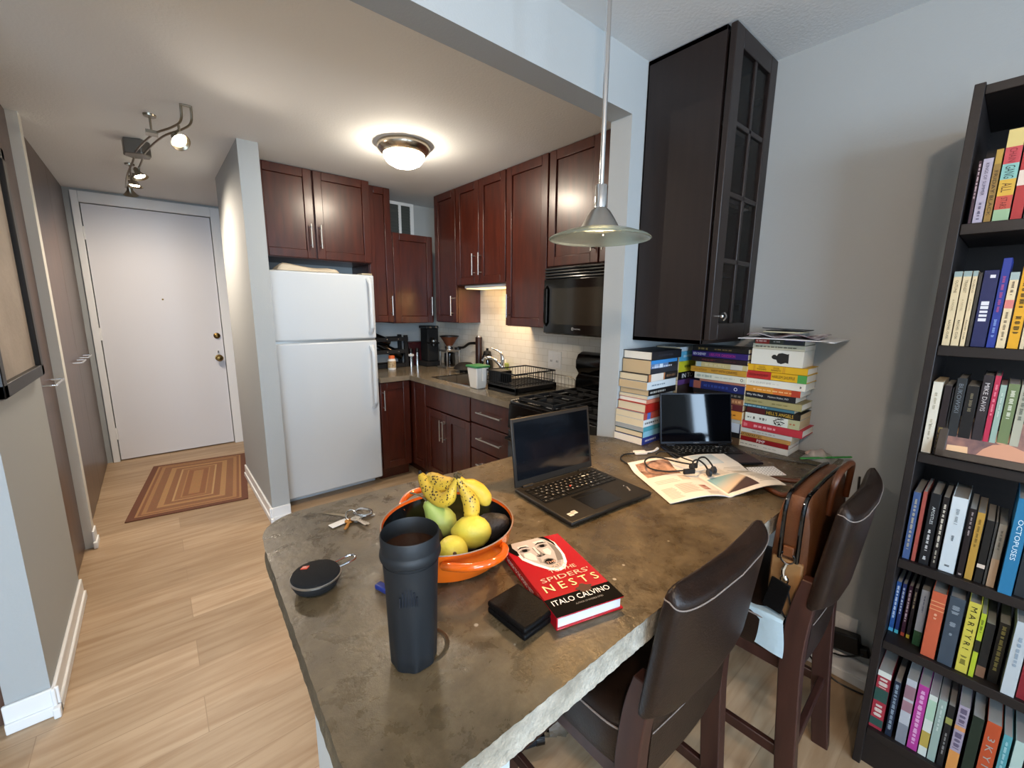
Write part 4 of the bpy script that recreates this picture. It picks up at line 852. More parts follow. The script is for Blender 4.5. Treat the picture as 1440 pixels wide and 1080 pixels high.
# laptops
def laptop(name, label, org, ang, w, d, sh, lean, bezel, keys, mats, words, bth=.016):
    """org = front-left corner on the table; base depth d; screen height sh leaning back by lean metres"""
    t = T(name, label, 'laptop', (org[0], org[1], TOP), ang, local=True)
    bm, km, sm = mats
    t.p('base', MB().box(0, w, 0, d, .004, bth), bm, bevel=.004, seg=2)
    for x in (.02, w-.05):
        for y in (.02, d-.03): t.p('rubber_foot', MB().box(x, x+.03, y, y+.01, 0, .005), blackm)
    n = V((0, -sh, -lean)).normalized(); vv = V((0, lean, sh)).normalized(); fn = V((0, -vv.z, vv.y))
    L = math.hypot(sh, lean); h0 = V((w/2, d-.004, bth+.002))
    lid = t.p('screen_lid', MB().obox(h0+vv*L/2-fn*.003, X, vv, fn, w, L, .007), bm, bevel=.003)
    b0, b1, b2 = bezel
    t.p('display', MB().obox(h0+vv*(b1+(L-b1-b2)/2)+fn*.0008, X, vv, fn, w-2*b0, L-b1-b2, .0008), sm, lid)
    t.p('hinge', MB().cyl((w*.08, d-.004, bth), (w*.2, d-.004, bth), .006, seg=12).cyl((w*.8, d-.004, bth), (w*.92, d-.004, bth), .006, seg=12), bm)
    if words: t.p('maker_name', MB().text(words, h0+vv*b1*.5+fn*.0007, X, vv, h=b1*.26), silver, lid)
    if keys:
        x0, x1, y0, y1 = keys; kb = t.p('keyboard', MB().box(x0-.003, x1+.003, y0-.003, y1+.003, bth-.001, bth+.0003), km)
        rows = ['1234567890-=', 'QWERTYUIOP[]', "ASDFGHJKL;'", 'ZXCVBNM,./']
        ky = (y1-y0)/6; kx = (x1-x0)/15; leg = MB()
        mesh = {}
        def kcap(cx, cy, wd, ht):
            kk = (round(wd, 4), round(ht, 4))
            if kk not in mesh: mesh[kk] = MB().box(-wd/2, wd/2, -ht/2, ht/2, 0, .0022).mesh('key'); mesh[kk].materials.append(km)
            o = bpy.data.objects.new('key', mesh[kk]); COL.objects.link(o); o.parent = kb; o.location = (cx, cy, bth+.0003)
        for i in range(15): kcap(x0+kx*(i+.5), y1-ky*.4, kx*.86, ky*.6); leg.text('F%d' % (i+1) if i < 12 else '*', (x0+kx*(i+.5), y1-ky*.4, bth+.0026), X, Y, h=ky*.18)
        for r, s in enumerate(rows):
            off = (1, 1.5, 1.75, 2.25)[r]; y = y1-ky*(1.4+r)
            kcap(x0+kx*off/2, y, kx*off*.93, ky*.86); n_ = len(s)
            for i, ch in enumerate(s): kcap(x0+kx*(off+i+.5), y, kx*.86, ky*.86); leg.text(ch, (x0+kx*(off+i+.42), y+ky*.1, bth+.0026), X, Y, h=ky*.34)
            rest = 15-off-n_; kcap(x0+kx*(off+n_+rest/2), y, kx*rest*.96, ky*.86)
            leg.text(('Backspace', 'Enter', 'Enter', 'Shift')[r], (x0+kx*(off+n_+rest/2), y, bth+.0026), X, Y, h=ky*.2)
            if r: leg.text(('', 'Tab', 'Caps', 'Shift')[r], (x0+kx*off/2, y, bth+.0026), X, Y, h=ky*.2)
        y = y0+ky*.5
        for a, b, s in ((0, 1, 'Fn'), (1, 2.2, 'Ctrl'), (2.2, 3.2, ''), (3.2, 4.4, 'Alt'), (4.4, 9.4, ''), (9.4, 10.6, 'Alt'), (10.6, 11.7, 'Ctrl'), (11.7, 13, ''), (13, 14, ''), (14, 15, '')):
            kcap(x0+kx*(a+b)/2, y, kx*(b-a)*.93, ky*.86)
            if s: leg.text(s, (x0+kx*(a+b)/2, y, bth+.0026), X, Y, h=ky*.22)
        t.p('key_lettering', leg, M('key_white', '#e8e8e4', .5), kb)
    return t, bth
scr = M('screen_glass_off', '#05070b', .1, noise='#0b1017', nscale=5, nd=6, spec=.6)
t, bz = laptop('laptop', 'large open black laptop with red pointing nub mid table', (.772, .668), R_(-4.6), .331, .252, .212, .03, (.010, .022, .012),
           (.016, .315, .125, .225), (M('laptop_black', '#15130f', .5, noise='#1a1712', nscale=30), M('key_black', '#0d0d0c', .45), scr), None)
t.p('pointing_nub', MB().lathe([(0, 0), (.0035, 0), (.0035, .003), (.002, .004), (0, .004)], (.152, .168, bz+.002), 12), M('nub_red', '#b5422e', .6))
t.p('touchpad', MB().box(.105, .22, .02, .095, bz-.001, bz+.0004), M('touchpad_black', '#0f0e0c', .3))
t.p('touchpad_button', MB().box(.105, .22, .098, .114, bz-.001, bz+.0008), M('touchpad_black', ''))
t.p('logo_letters', MB().text('ThinkPad', (.29, .055, bz), V((.5, .86, 0)), V((-.86, .5, 0)), w=.03, h=.0065, lift=.0005).lathe([(0, 0), (.0016, 0), (.0016, .001), (0, .001)], (.296, .079, bz), 10), silver)
st_ = t.p('sticker', MB().box(.022, .037, .028, .044, bz-.0005, bz+.0004).box(.039, .054, .032, .048, bz-.0005, bz+.0004), M('sticker_white', '#d8d4c8', .4))
t.p('sticker_print', MB().text('AMD', (.0295, .037, bz+.0004), X, Y, w=.011).text('R5', (.0465, .041, bz+.0004), X, Y, w=.009), ink, st_)
t.p('port', MB().box(-.0006, .002, .15, .16, .007, .012).box(-.0006, .002, .17, .183, .007, .012).box(-.0006, .002, .10, .115, .006, .012), blackm)
t, bz = laptop('laptop', 'smaller slim grey laptop standing before the book stacks', (1.412, .707), R_(-37), .303, .213, .208, .04, (.006, .012, .006), (.02, .283, .095, .195),
           (M('laptop_grey', '#26272b', .35, .6), M('key_black', ''), M('screen_glass_clean', '#04060a', .05, spec=.4)), 'MacBook Pro', .013)
t.p('touchpad', MB().box(.09, .213, .008, .085, bz-.001, bz+.0003), M('touchpad_grey', '#1e1f22', .3))
# magazine
A_, B_, C_, D_ = V((1.096, .578, TOP)), V((1.246, .829, TOP)), V((1.474, .398, TOP)), V((1.612, .652, TOP))
G0, G1 = V((1.285, .487, TOP)), V((1.430, .742, TOP))
t = T('open_magazine', 'open magazine spread with photos lying before the slim laptop', 'magazine', tuple((G0+G1)/2))
pgm = M('magazine_paper', '#e3ded4', .5)
def page(left):
    def f(a, b):
        e0, e1 = (A_, B_) if left else (C_, D_)
        p = (e0.lerp(e1, b)).lerp(G0.lerp(G1, b), a)
        hgt = .003+.016*math.sin(PI*min(1, a*1.02))**1.0*(.35+.65*a)*(1-.25*b)
        if a > .93: hgt *= max(0, (1-a)/.07)*.9+.1
        if not left: hgt = hgt*.8+.004*math.sin(b*7)*(1-a)*(b > .5)
        q = (p-V((1.412, .707, TOP))).dot(V((.602, .799, 0)))
        k = min(1, max(0, (q+.06)/.06)); k = k*k*(3-2*k)
        k2 = 0 if left else max(0, 1-((p.x-1.462)**2+(p.y-.452)**2)**.5/.15); k2 = k2*k2*(3-2*k2)
        return p+Z*(hgt+.002+.0145*k+.021*k2)
    return f
for nm, left in (('left_page', True), ('right_page', False)):
    f = page(left); pg = t.p(nm, MB().grid(f, 28, 16, th=(0, 0, .0012)), pgm)
    base = f
    t.p('page_block', MB().grid(lambda a, b: base(a*.985+.01, b*.99+.004)-Z*.0016, 24, 8, th=(0, 0, .0016)), M('page_edge', '#d5d3cc', .7), pg)
    def patch(a0, a1, b0, b1, mat, n='photo', lift=.0006, k=8):
        t.p(n, MB().grid(lambda a, b: base(a0+(a1-a0)*a, b0+(b1-b0)*b)+Z*lift, k, k), mat, pg)
    # left: a=0 outer edge, a=1 gutter ; right: a=0 outer, a=1 gutter
    if left:
        patch(.10, .72, .60, .93, M('photo_sepia', '#3c211a', .45, noise='#c39a80', nscale=28, nd=5))
        patch(.70, .82, .14, .26, M('photo_red', '#8a4a44', .45, noise='#d8c0b0', nscale=40))
        patch(.58, .74, .42, .54, M('photo_pale', '#cfc0ae', .5))
        tm = M('magazine_text', '#b3aca0', .6)
        tl = MB()
        for (a0, a1, b0, b1, nl) in ((.08, .3, .06, .30, 9), (.34, .66, .12, .34, 10), (.12, .52, .40, .50, 3), (.70, .92, .04, .12, 4)):
            for i in range(nl):
                b = b0+(b1-b0)*i/nl; e = a1-(a1-a0)*.12*((i*7) % 3)/2
                tl.grid(lambda p, q: base(a0+(e-a0)*p, b+.008*q)+Z*.0006, 6, 1)
        t.p('text_lines', tl, tm, pg)
    else:
        def skym():
            m = M('photo_sky', '#7fa9b5', .45); nt = m.node_tree; N = nt.nodes.new; tc = N('ShaderNodeTexCoord'); sp = N('ShaderNodeSeparateXYZ'); nt.links.new(tc.outputs['Generated'], sp.inputs[0])
            r = N('ShaderNodeValToRGB'); e = r.color_ramp.elements; e[0].position = .0; e[0].color = lin('#4a3535'); e[1].position = 1; e[1].color = lin('#6fa0ae'); k = e.new(.34); k.color = lin('#4a3a38'); k = e.new(.4); k.color = lin('#d8bfa4'); k = e.new(.75); k.color = lin('#8fb2b8')
            nt.links.new(sp.outputs['Y'], r.inputs[0]); nt.links.new(r.outputs[0], nt.nodes['Principled BSDF'].inputs['Base Color']); return m
        patch(.42, .97, .06, .42, skym()); patch(.3, .8, .72, .98, M('photo_blue', '#a9b8be', .45, noise='#c9d2d4', nscale=12))
        tl = MB()
        for (a0, a1, b0, b1, nl) in ((.06, .36, .10, .34, 10), (.06, .44, .40, .66, 11), (.5, .95, .46, .68, 9)):
            for i in range(nl):
                b = b0+(b1-b0)*i/nl; e = a1-(a1-a0)*.1*((i*5) % 3)/2
                tl.grid(lambda p, q: base(a0+(e-a0)*p, b+.008*q)+Z*.0006, 6, 1)
        t.p('text_lines', tl, M('magazine_text', ''), pg)
# dotted paper sheet under the magazine
s0 = [V((1.525, .505, TOP)), V((1.618, .440, TOP)), V((1.676, .500, TOP)), V((1.583, .560, TOP))]
t = T('paper_sheet', 'white dotted paper sheet poking out right of the magazine', 'paper', tuple(s0[0]))
t.p('sheet', MB().prism([p+Z*.0006 for p in s0], (0, 0, .0008)), wht)
dots = MB()
for i in range(9):
    for j in range(6):
        a, b = (i+.7)/9.6, (j+.6)/6.2; p = s0[0].lerp(s0[1], a).lerp(s0[3].lerp(s0[2], a), b)+Z*.0016; dots.obox(p, (1, .4, 0), (-.4, 1, 0), Z, .006, .0022, .0005)
t.p('dots', dots, M('print_grey', ''))
# headphones lying on the magazine
t = T('headphones', 'black bone-conduction headphones on the open magazine', 'headphones', (1.33, .66, TOP+.02))
q = lambda x, y, z: V((x, y, TOP+z))
t.p('neckband', MB().tube([q(1.300, .650, .032), q(1.262, .690, .026), q(1.237, .735, .030), q(1.258, .768, .040), q(1.300, .770, .045), q(1.33, .748, .042), q(1.352, .70, .036), q(1.372, .66, .034)], .0028, 8, smooth=5), blackm)
t.p('neckband_arc', MB().tube([q(1.34, .775, .046), q(1.375, .775, .048), q(1.40, .745, .046), q(1.395, .70, .04), q(1.40, .665, .036)], .0026, 8, smooth=5), blackm)
mb = MB().obox(q(1.315, .636, .030), (1, -.5, 0), (.5, 1, 0), Z, .042, .011, .018).obox(q(1.375, .652, .030), (1, -.5, 0), (.5, 1, 0), Z, .03, .011, .018)
t.p('battery_pod', mb, blackm, bevel=.003)
t.p('ear_hook', MB().tube([q(1.33, .628, .034), q(1.345, .64, .054), q(1.368, .635, .058), q(1.378, .615, .044), q(1.372, .598, .028)], .003, 8, smooth=5).tube([q(1.372, .64, .036), q(1.39, .642, .056), q(1.41, .63, .058), q(1.415, .61, .04), q(1.408, .598, .028)], .003, 8, smooth=5), blackm)
for p in (q(1.366, .593, .026), q(1.402, .594, .026)): t.p('transducer', MB().lathe([(0, -.006), (.010, -.006), (.013, -.003), (.013, .004), (.009, .007), (0, .007)], p, 20, ax=(V((.6, .8, 0)), Z, V((.8, -.6, 0)))), M('earpiece_slate', '#1b222b', .45))
# usb dongle and its cable
t = T('usb_hub', 'small white usb adapter left of the slim laptop', 'adapter', (1.42, .885, TOP))
t.p('body', MB().obox((1.412, .885, TOP+.006), (.85, -.5, 0), (.5, .85, 0), Z, .05, .028, .011), whitep, bevel=.003)
t.p('lead', MB().tube([(1.432, .873, TOP+.006), (1.47, .862, TOP+.005), (1.51, .868, TOP+.006)], [.004, .004, .006], 8, smooth=3), whitep)
one('charging_cable', 'thin black cable looping from the white adapter', 'cable', MB().tube([(1.39, .896, TOP+.005), (1.345, .915, TOP+.0032), (1.30, .895, TOP+.0032), (1.275, .85, TOP+.0032), (1.272, .81, TOP+.0032)], .0028, 8, smooth=5), blackp, (1.33, .88, TOP))
one('laptop_cable', 'thin black cable trailing right behind the book stack base', 'cable', MB().tube([(1.74, .60, TOP+.012), (1.76, .55, TOP+.004), (1.79, .47, TOP+.0032), (1.80, .41, TOP+.0032), (1.795, .362, TOP+.0032)], .0026, 8, smooth=5), blackp, (1.78, .5, TOP))
# zip bag
t = T('zip_bag', 'clear plastic bag with green zip beside the right book stack', 'bag', (1.90, .41, TOP))
rnd = random.Random(9)
def zb(a, b): return V((1.86+.10*b, .47-.10*a, TOP+.001+.035*math.sin(PI*a)*math.sin(PI*b)+.004*math.sin(a*17+b*9)*math.sin(PI*b)*math.sin(PI*a)))
t.p('film', MB().grid(zb, 18, 12).grid(lambda a, b: V((1.86+.10*b, .47-.10*a, TOP+.0008)), 2, 2), M('clear_film', '#f4f2ee', .3, trans=.8, ior=1.3))
t.p('green_zip', MB().obox((1.885, .395, TOP+.016), (.6, -.8, .12), (.8, .6, 0), Z, .17, .012, .004), M('zip_green', '#2e8a3a', .4), bevel=.001)
t.p('pink_contents', MB().lathe([(0, 0), (.03, .002), (.034, .012), (.02, .022), (0, .024)], (1.915, .435, TOP+.001), 14), M('pink_stuff', '#c9a090', .7, noise='#e0cfc2', nscale=60))

# ------------------------------------------------------------------ counter stools
def make_stool():
    t = T('counter_stool', 'dark brown leather counter stool nearest the camera, tucked under the peninsula', 'stool', (.828, .335, 0), 0, 'leather counter stools', local=True)
    W = .2
    def legpath(s): return [(s*.19, .0, 0), (s*.19, .022, .2), (s*.188, .036, .4), (s*.185, .044, .55), (s*.182, .036, .68), (s*.18, .022, .76)]
    for s in (-1, 1):
        pts, rr = spline([V(p) for p in legpath(s)], 6, False, [.0165, .0175, .018, .019, .018, .016])
        rings = [[(p.x+a*r, p.y+b*r*1.4, p.z) for a, b in ((-1, -1), (1, -1), (1, 1), (-1, 1))] for p, r in zip(pts, rr)]
        t.p('leg', MB().ring(None, False, rings), stoolwood, bevel=.003)
    for s in (-1, 1):
        rings = [[(s*.18+a*r, .425+b*r, z) for a, b in ((-1, -1), (1, -1), (1, 1), (-1, 1))] for z, r in ((0, .016), (.53, .022))]
        t.p('leg', MB().ring(None, False, rings), stoolwood, bevel=.003)
        t.p('stretcher', MB().obox((s*.186, .225, .235), Y, Z, X, .40, .032, .018), stoolwood, bevel=.003)
    t.p('stretcher', MB().obox((0, .022, .235), X, Z, Y, .36, .034, .018), stoolwood, bevel=.003)
    t.p('footrest', MB().obox((0, .425, .20), X, Z, Y, .34, .036, .02), stoolwood, bevel=.003)
    t.p('seat_rail', MB().box(-.19, .19, .05, .44, .478, .52), stoolwood, bevel=.003)
    # upholstered seat
    rings = []
    for z, k in ((.515, -.004), (.525, 0), (.60, .002), (.615, -.002), (.626, -.016), (.632, -.05)):
        ring = []
        for i in range(40):
            a = 2*PI*i/40; c, s_ = math.cos(a), math.sin(a); e = .28
            ring.append((math.copysign(abs(c)**e, c)*(.198+k), .245+math.copysign(abs(s_)**e, s_)*(.205+k), z))
        rings.append(ring)
    t.p('seat', MB().ring(None, False, rings), leather)
    t.p('seat_piping', MB().tube([(math.copysign(abs(math.cos(a))**.28, math.cos(a))*.2, .245+math.copysign(abs(math.sin(a))**.28, math.sin(a))*.207, .609) for a in [2*PI*i/60 for i in range(60)]], .0022, 6, closed=True), stitch)
    # back cushion: rounded sections lofted in z, concave towards the sitter
    def sect(z, g=0, n=44):
        k = (z-.69)/.285; hw = .207-.004*k+g; th = .052-.006*k+g*1.2; yc = .014-.035*k; ring = []
        for i in range(n):
            a = 2*PI*i/n; c, s_ = math.cos(a), math.sin(a)
            x = math.copysign(abs(c)**.33, c)*hw; f = math.copysign(abs(s_)**.55, s_)
            zz = z-(.020*max(0, -f)*max(0, z-.90)/.075)+(.018*max(0, -f)*(x/hw)**4 if z < .70 else 0)
            ring.append((x, yc+f*th/2-.016*(1-(x/hw)**2), zz))
        return ring
    rings = [sect(z, g) for z, g in ((.688, -.02), (.689, -.008), (.695, -.002), (.71, 0), (.76, .001), (.82, .001), (.88, .001), (.94, 0), (.958, -.001), (.968, -.004), (.975, -.010), (.978, -.02))]
    t.p('backrest', MB().ring(None, False, rings), leather, ang=70)
    top = sect(.957, .0006); n = len(top)
    t.p('back_piping', MB().tube([top[k % n] for k in range(n//2-2, n+3)], .0014, 6), stitch)
    # leather panel between the rear legs below the back
    t.p('lower_back_panel', MB().grid(lambda a, b: V((-.165+.33*a, .012-.008*math.sin(PI*a)+.012*(1-b)*.5, .515+.185*b)), 12, 8, th=(0, -.03, 0)), leather)
    t.p('panel_piping', MB().tube([(-.165, .0125, .632), (-.08, .006, .634), (0, .0035, .635), (.08, .006, .634), (.165, .0125, .632)], .0012, 6, smooth=4), stitch)
    return t.o
stool = make_stool()
s2 = copy_tree(stool); s2.location = (1.398, .226, 0); s2.rotation_euler = (0, 0, R_(2)); s2.scale = (1, 1, 1.018); s2['label'] = 'far leather counter stool beside the bookcase, carrying a tan bag'
# leather bag standing on the far stool
tan = M('tan_leather', '#4f2e19', .45, noise='#663d20', nscale=14, bump=.12, bscale=180)
tan2 = M('tan_leather_dark', '#45220f', .4, noise='#552d16', nscale=20, bump=.1, bscale=180)
t = T('leather_bag', 'tan leather briefcase with brown handles standing on far stool', 'bag', (1.42, .30, .632))
def bag_sec(x, k):
    # outline in (y,z), rounded shoulders, slight slouch
    pts = []
    yc, w, z0, z1 = .304+.004*k, .044, .634, .975+.012*math.sin(PI*k)
    for i in range(28):
        a = 2*PI*i/28; c, s_ = math.cos(a), math.sin(a); e = .42
        zz = (z0+z1)/2+math.copysign(abs(s_)**e, s_)*(z1-z0)/2
        taper = 1-.25*max(0, (zz-.85)/.13)
        pts.append((x, yc+math.copysign(abs(c)**e, c)*w*taper, zz))
    return pts
rings = []
for k, g in ((0, .75), (.012, .93), (.035, 1), (.25, 1.04), (.5, 1.06), (.75, 1.04), (.965, 1), (.988, .93), (1, .75)):
    r = bag_sec(1.225+.375*k, k); cy = sum(p[1] for p in r)/len(r); cz = sum(p[2] for p in r)/len(r)
    rings.append([(p[0], cy+(p[1]-cy)*g, cz+(p[2]-cz)*(g if g < 1 else 1)) for p in r])
bagb = t.p('body', MB().ring(None, False, rings), tan)
t.p('lower_gusset', MB().box(1.218, 1.232, .268, .342, .640, .80), M('light_tan_leather', '#84603a', .5, noise='#937046', nscale=14), bevel=.005)
for y0 in (.284, .324):
    pts = [(1.219, y0, .80), (1.217, y0, .90), (1.221, y0, .948), (1.245, y0, .976), (1.32, y0, .984), (1.42, y0, .988), (1.52, y0, .986), (1.58, y0, .978)]
    t.p('zipper', MB().tube(pts, .0055, 8, smooth=4), blackg)
hr = [.0085]*7; hr8 = [.0078]*8
t.p('handle', MB().tube([(1.36, .34, .955), (1.38, .368, .912), (1.41, .41, .8995), (1.45, .468, .8992), (1.49, .49, .8992), (1.522, .455, .8995), (1.545, .37, .912), (1.555, .34, .955)], hr8, 10, smooth=5), tan2)
t.p('handle', MB().tube([(1.36, .262, .90), (1.367, .258, .985), (1.40, .255, 1.016), (1.455, .25, 1.026), (1.505, .252, 1.016), (1.537, .257, .985), (1.545, .262, .90)], hr, 10, smooth=5), tan2)
t.p('d_ring', MB().tube([(1.214, .304+.016*math.cos(a), .808+.016*math.sin(a)) for a in [2*PI*i/18 for i in range(18)]], .0022, 6, closed=True), chrome)
t.p('ring_tab', MB().box(1.212, 1.222, .292, .316, .812, .84), tan, bevel=.002)
t.p('swivel_clip', MB().tube([(1.212, .304, .792), (1.208, .308, .776), (1.206, .306, .762), (1.208, .300, .75)], [.005, .006, .004, .005], 8, smooth=3).tube([(1.208, .303+.009*math.cos(a), .748+.012*math.sin(a)) for a in [2*PI*i/14 for i in range(14)]], .002, 6, closed=True), chrome)
t.p('luggage_tag', MB().obox((1.200, .314, .700), (0, 1, .16), (0, -.16, 1), X, .046, .092, .005), bl, bevel=.002)
t.p('tag_cord', MB().tube([(1.205, .295, .742), (1.205, .285, .70), (1.206, .275, .66), (1.21, .285, .638), (1.206, .30, .66)], .0022, 6, smooth=5), blackm)
# pale cloth over the seat side
t = T('folded_cloth', 'pale blue white cloth draped over the far stool seat', 'cloth', (1.22, .36, .632))
def clf(a, b):
    y = .285+.14*a; q = b*.17
    if q < .085: x, z = 1.272-q, .637+.0015*math.sin(a*8)
    else: x, z = 1.193-.004*math.sin(a*6+1), .637-(q-.085)*1.15-.004
    return V((x, y+.006*math.sin(b*5), z))
t.p('sheet', MB().grid(clf, 14, 22, th=(-.0015, 0, -.0015)), M('pale_cloth', '#b9cfd8', .8, bump=.2, bscale=60))
# under the counter
t = T('foil_bag', 'shiny silver foil bag on the floor under the peninsula', 'bag', (.955, .86, 0))
rnd = random.Random(12); rings = []
for z, w, d in ((0, .07, .05), (.02, .085, .065), (.09, .085, .06), (.17, .08, .04), (.23, .075, .018), (.26, .07, .006)):
    rings.append([(.955+math.cos(a)*w*(1+rnd.uniform(-.14, .14)),  .86+math.sin(a)*d*(1+rnd.uniform(-.2, .2)), z) for a in [2*PI*i/26 for i in range(26)]])
t.p('body', MB().ring(None, False, rings), M('silver_foil', '#b9c4cc', .14, 1, bump=.5, bscale=28), ang=20)
t = T('umbrella', 'folded dark umbrella lying on the floor under the peninsula', 'umbrella', (.80, .86, .03))
t.p('canopy', MB().tube([(.62, .98, .03), (.66, .955, .03), (.80, .87, .03), (.835, .849, .03)], [.012, .028, .028, .022], 14), M('dark_fabric', '#14161b', .7))
t.p('handle', MB().cyl((.835, .849, .03), (.86, .834, .03), .024, .022, seg=14), blackg)
# power brick and leads by the wall
t = T('power_adapter', 'black power brick plugged in at the wall outlet', 'adapter', (1.945, .265, .14))
t.p('brick', MB().obox((1.945, .262, .178), (0, 1, -.18), (0, .18, 1), X, .098, .072, .04), blackp, bevel=.006)
t.p('plug', MB().obox((1.945, .20, .17), (0, 1, -.3), (0, .3, 1), X, .03, .035, .03), blackp, bevel=.005)
one('power_cable', 'black power lead curling down from the wall brick', 'cable', MB().tube([(1.93, .20, .165), (1.92, .26, .125), (1.91, .33, .12), (1.92, .37, .08), (1.93, .34, .03), (1.92, .26, .006), (1.93, .17, .006)], .0035, 8, smooth=6), blackp, (1.92, .26, 0))
one('hanging_cable', 'black cable hanging down the wall behind the far stool', 'cable', MB().tube([(1.965, .30, .84), (1.963, .295, .66), (1.966, .302, .45), (1.962, .318, .25), (1.95, .33, .1), (1.94, .325, .006), (1.86, .28, .005)], .0035, 8, smooth=6), blackp, (1.95, .3, 0))
one('white_connector', 'white plug joint in the cable by the bookcase', 'plug', MB().obox((1.92, .30, .122), (0, 1, -.1), (0, .1, 1), X, .035, .012, .012), whitep, (1.92, .3, .12), bevel=.002)

# ------------------------------------------------------------------ books
def cm(hexv, rough=.45): return M('cover_'+hexv.strip('#'), hexv, rough)
PAGE = {'c': M('pages_cream', '#d8c7a6', .85, noise='#cbb995', nscale=3, stretch=(1, 1, 1)), 'w': M('pages_white', '#e0d8c8', .85), 't': M('pages_tan', '#bda37c', .85), 'g': M('pages_grey', '#9c9c98', .85)}
def frame(o, x, y):
    x = V(x).normalized(); y = V(y).normalized(); z = x.cross(y)
    return Matrix(((x.x, y.x, z.x, o[0]), (x.y, y.y, z.y, o[1]), (x.z, y.z, z.z, o[2]), (0, 0, 0, 1)))
def greek(mb, c0, c1, v0, hgt, h, seed):
    """illegible print: word-length dashes along the spine from c0..c1 (fractions from the head)"""
    r = random.Random(seed); p = c0
    while p < c1:
        w = min(r.uniform(.03, .09), c1-p)
        k = 0
        while k < w-.006: mb.obox((v0, -.0008, h*(1-p-k-.004)), X, Z, Y, hgt*r.choice((.75, .8, 1)), h*.0085, .0004); k += .0125
        p += w+.02
def book(mat4, t, h, d, col, label, pages='c', hard=False, bands=(), texts=(), greeks=(), group=None, name='book', stripes=()):
    """local frame: X thickness, Y depth from the spine, Z up the spine (head)"""
    th = .0022 if hard else .0009; ov = .003 if hard else .0004
    c = cm(col) if isinstance(col, str) else col
    mb = MB().box(-t/2, -t/2+th, 0, d, 0, h).box(t/2-th, t/2, 0, d, 0, h).box(-t/2, t/2, 0, th*1.3, 0, h)
    o = obj(name, mb, c, None, bevel=.0008 if not hard else .0014); o.matrix_world = mat4
    tag(o, label, 'book', group)
    obj('pages', MB().box(-t/2+th, t/2-th, th, d-ov, ov, h-ov), PAGE[pages], o, smooth=False)
    for i, (f0, f1, colr) in enumerate(bands):
        obj('spine_panel', MB().box(-t/2*.998, t/2*.998, -.0002-.00005*i, .0006, h*(1-f1), h*(1-f0)), cm(colr) if isinstance(colr, str) else colr, o, smooth=False)
    for i, (f0, f1, q0, q1, colr) in enumerate(stripes):
        obj('spine_stripe', MB().box(t*(q0-.5), t*(q1-.5), -.0005-.00006*i, .0006, h*(1-f1), h*(1-f0)), cm(colr), o, smooth=False)
    for s, cc, wf, hf, colr, *vo in texts:
        b = MB(); b.text(s, ((vo[0]*t if vo else 0), -.0005, h*(1-cc)), -Z, X, w=h*wf, h=t*hf, lift=.0004); obj('spine_title', b, cm(colr), o, smooth=False)
    for c0, c1, hf, colr in greeks:
        b = MB(); greek(b, c0, c1, 0, t*hf, h, hash(label) % 997 if False else sum(map(ord, label))); obj('spine_lettering', b, cm(colr), o, smooth=False)
    return o
ORD = ['topmost', 'second', 'third', 'fourth', 'fifth', 'sixth', 'seventh', 'eighth', 'ninth', 'tenth', 'eleventh', 'twelfth', 'thirteenth', 'fourteenth', 'fifteenth', 'sixteenth', 'seventeenth', 'eighteenth']
def stack(where, rows, place, group):
    z = TOP+.0006; n = len(rows)
    for i in range(n-1, -1, -1):
        r = rows[i]; t = r['t']; L = r.get('L', .21); D = r.get('D', .14)
        m = place(r, z, t, L, D)
        w = f"{r['n']}, {ORD[i]} {'from top ' if i else ''}in {where}" if i else f"{r['n']} on top of the {where}"
        book(m, t-.0005, L, D, r['c'], w, r.get('p', 'c'), r.get('hard', False), r.get('b', ()), r.get('x', ()), r.get('g', ()), group, stripes=r.get('s', ()))
        z += t
    return z
def place_left(r, z, t, L, D):   # spines face the room (-Y), heads to -X
    x0 = 1.527+r.get('o', 0); return frame((x0, .938+r.get('oy', 0), z+t/2), Z, Y) @ Matrix.Translation((0, 0, -L))
def place_right(r, z, t, L, D):  # spines face -X, heads to +Y
    return frame((1.838+r.get('oy', 0), .676-L+r.get('o', 0), z+t/2), Z, X)
W_, K_ = '#e6e2d8', '#131316'
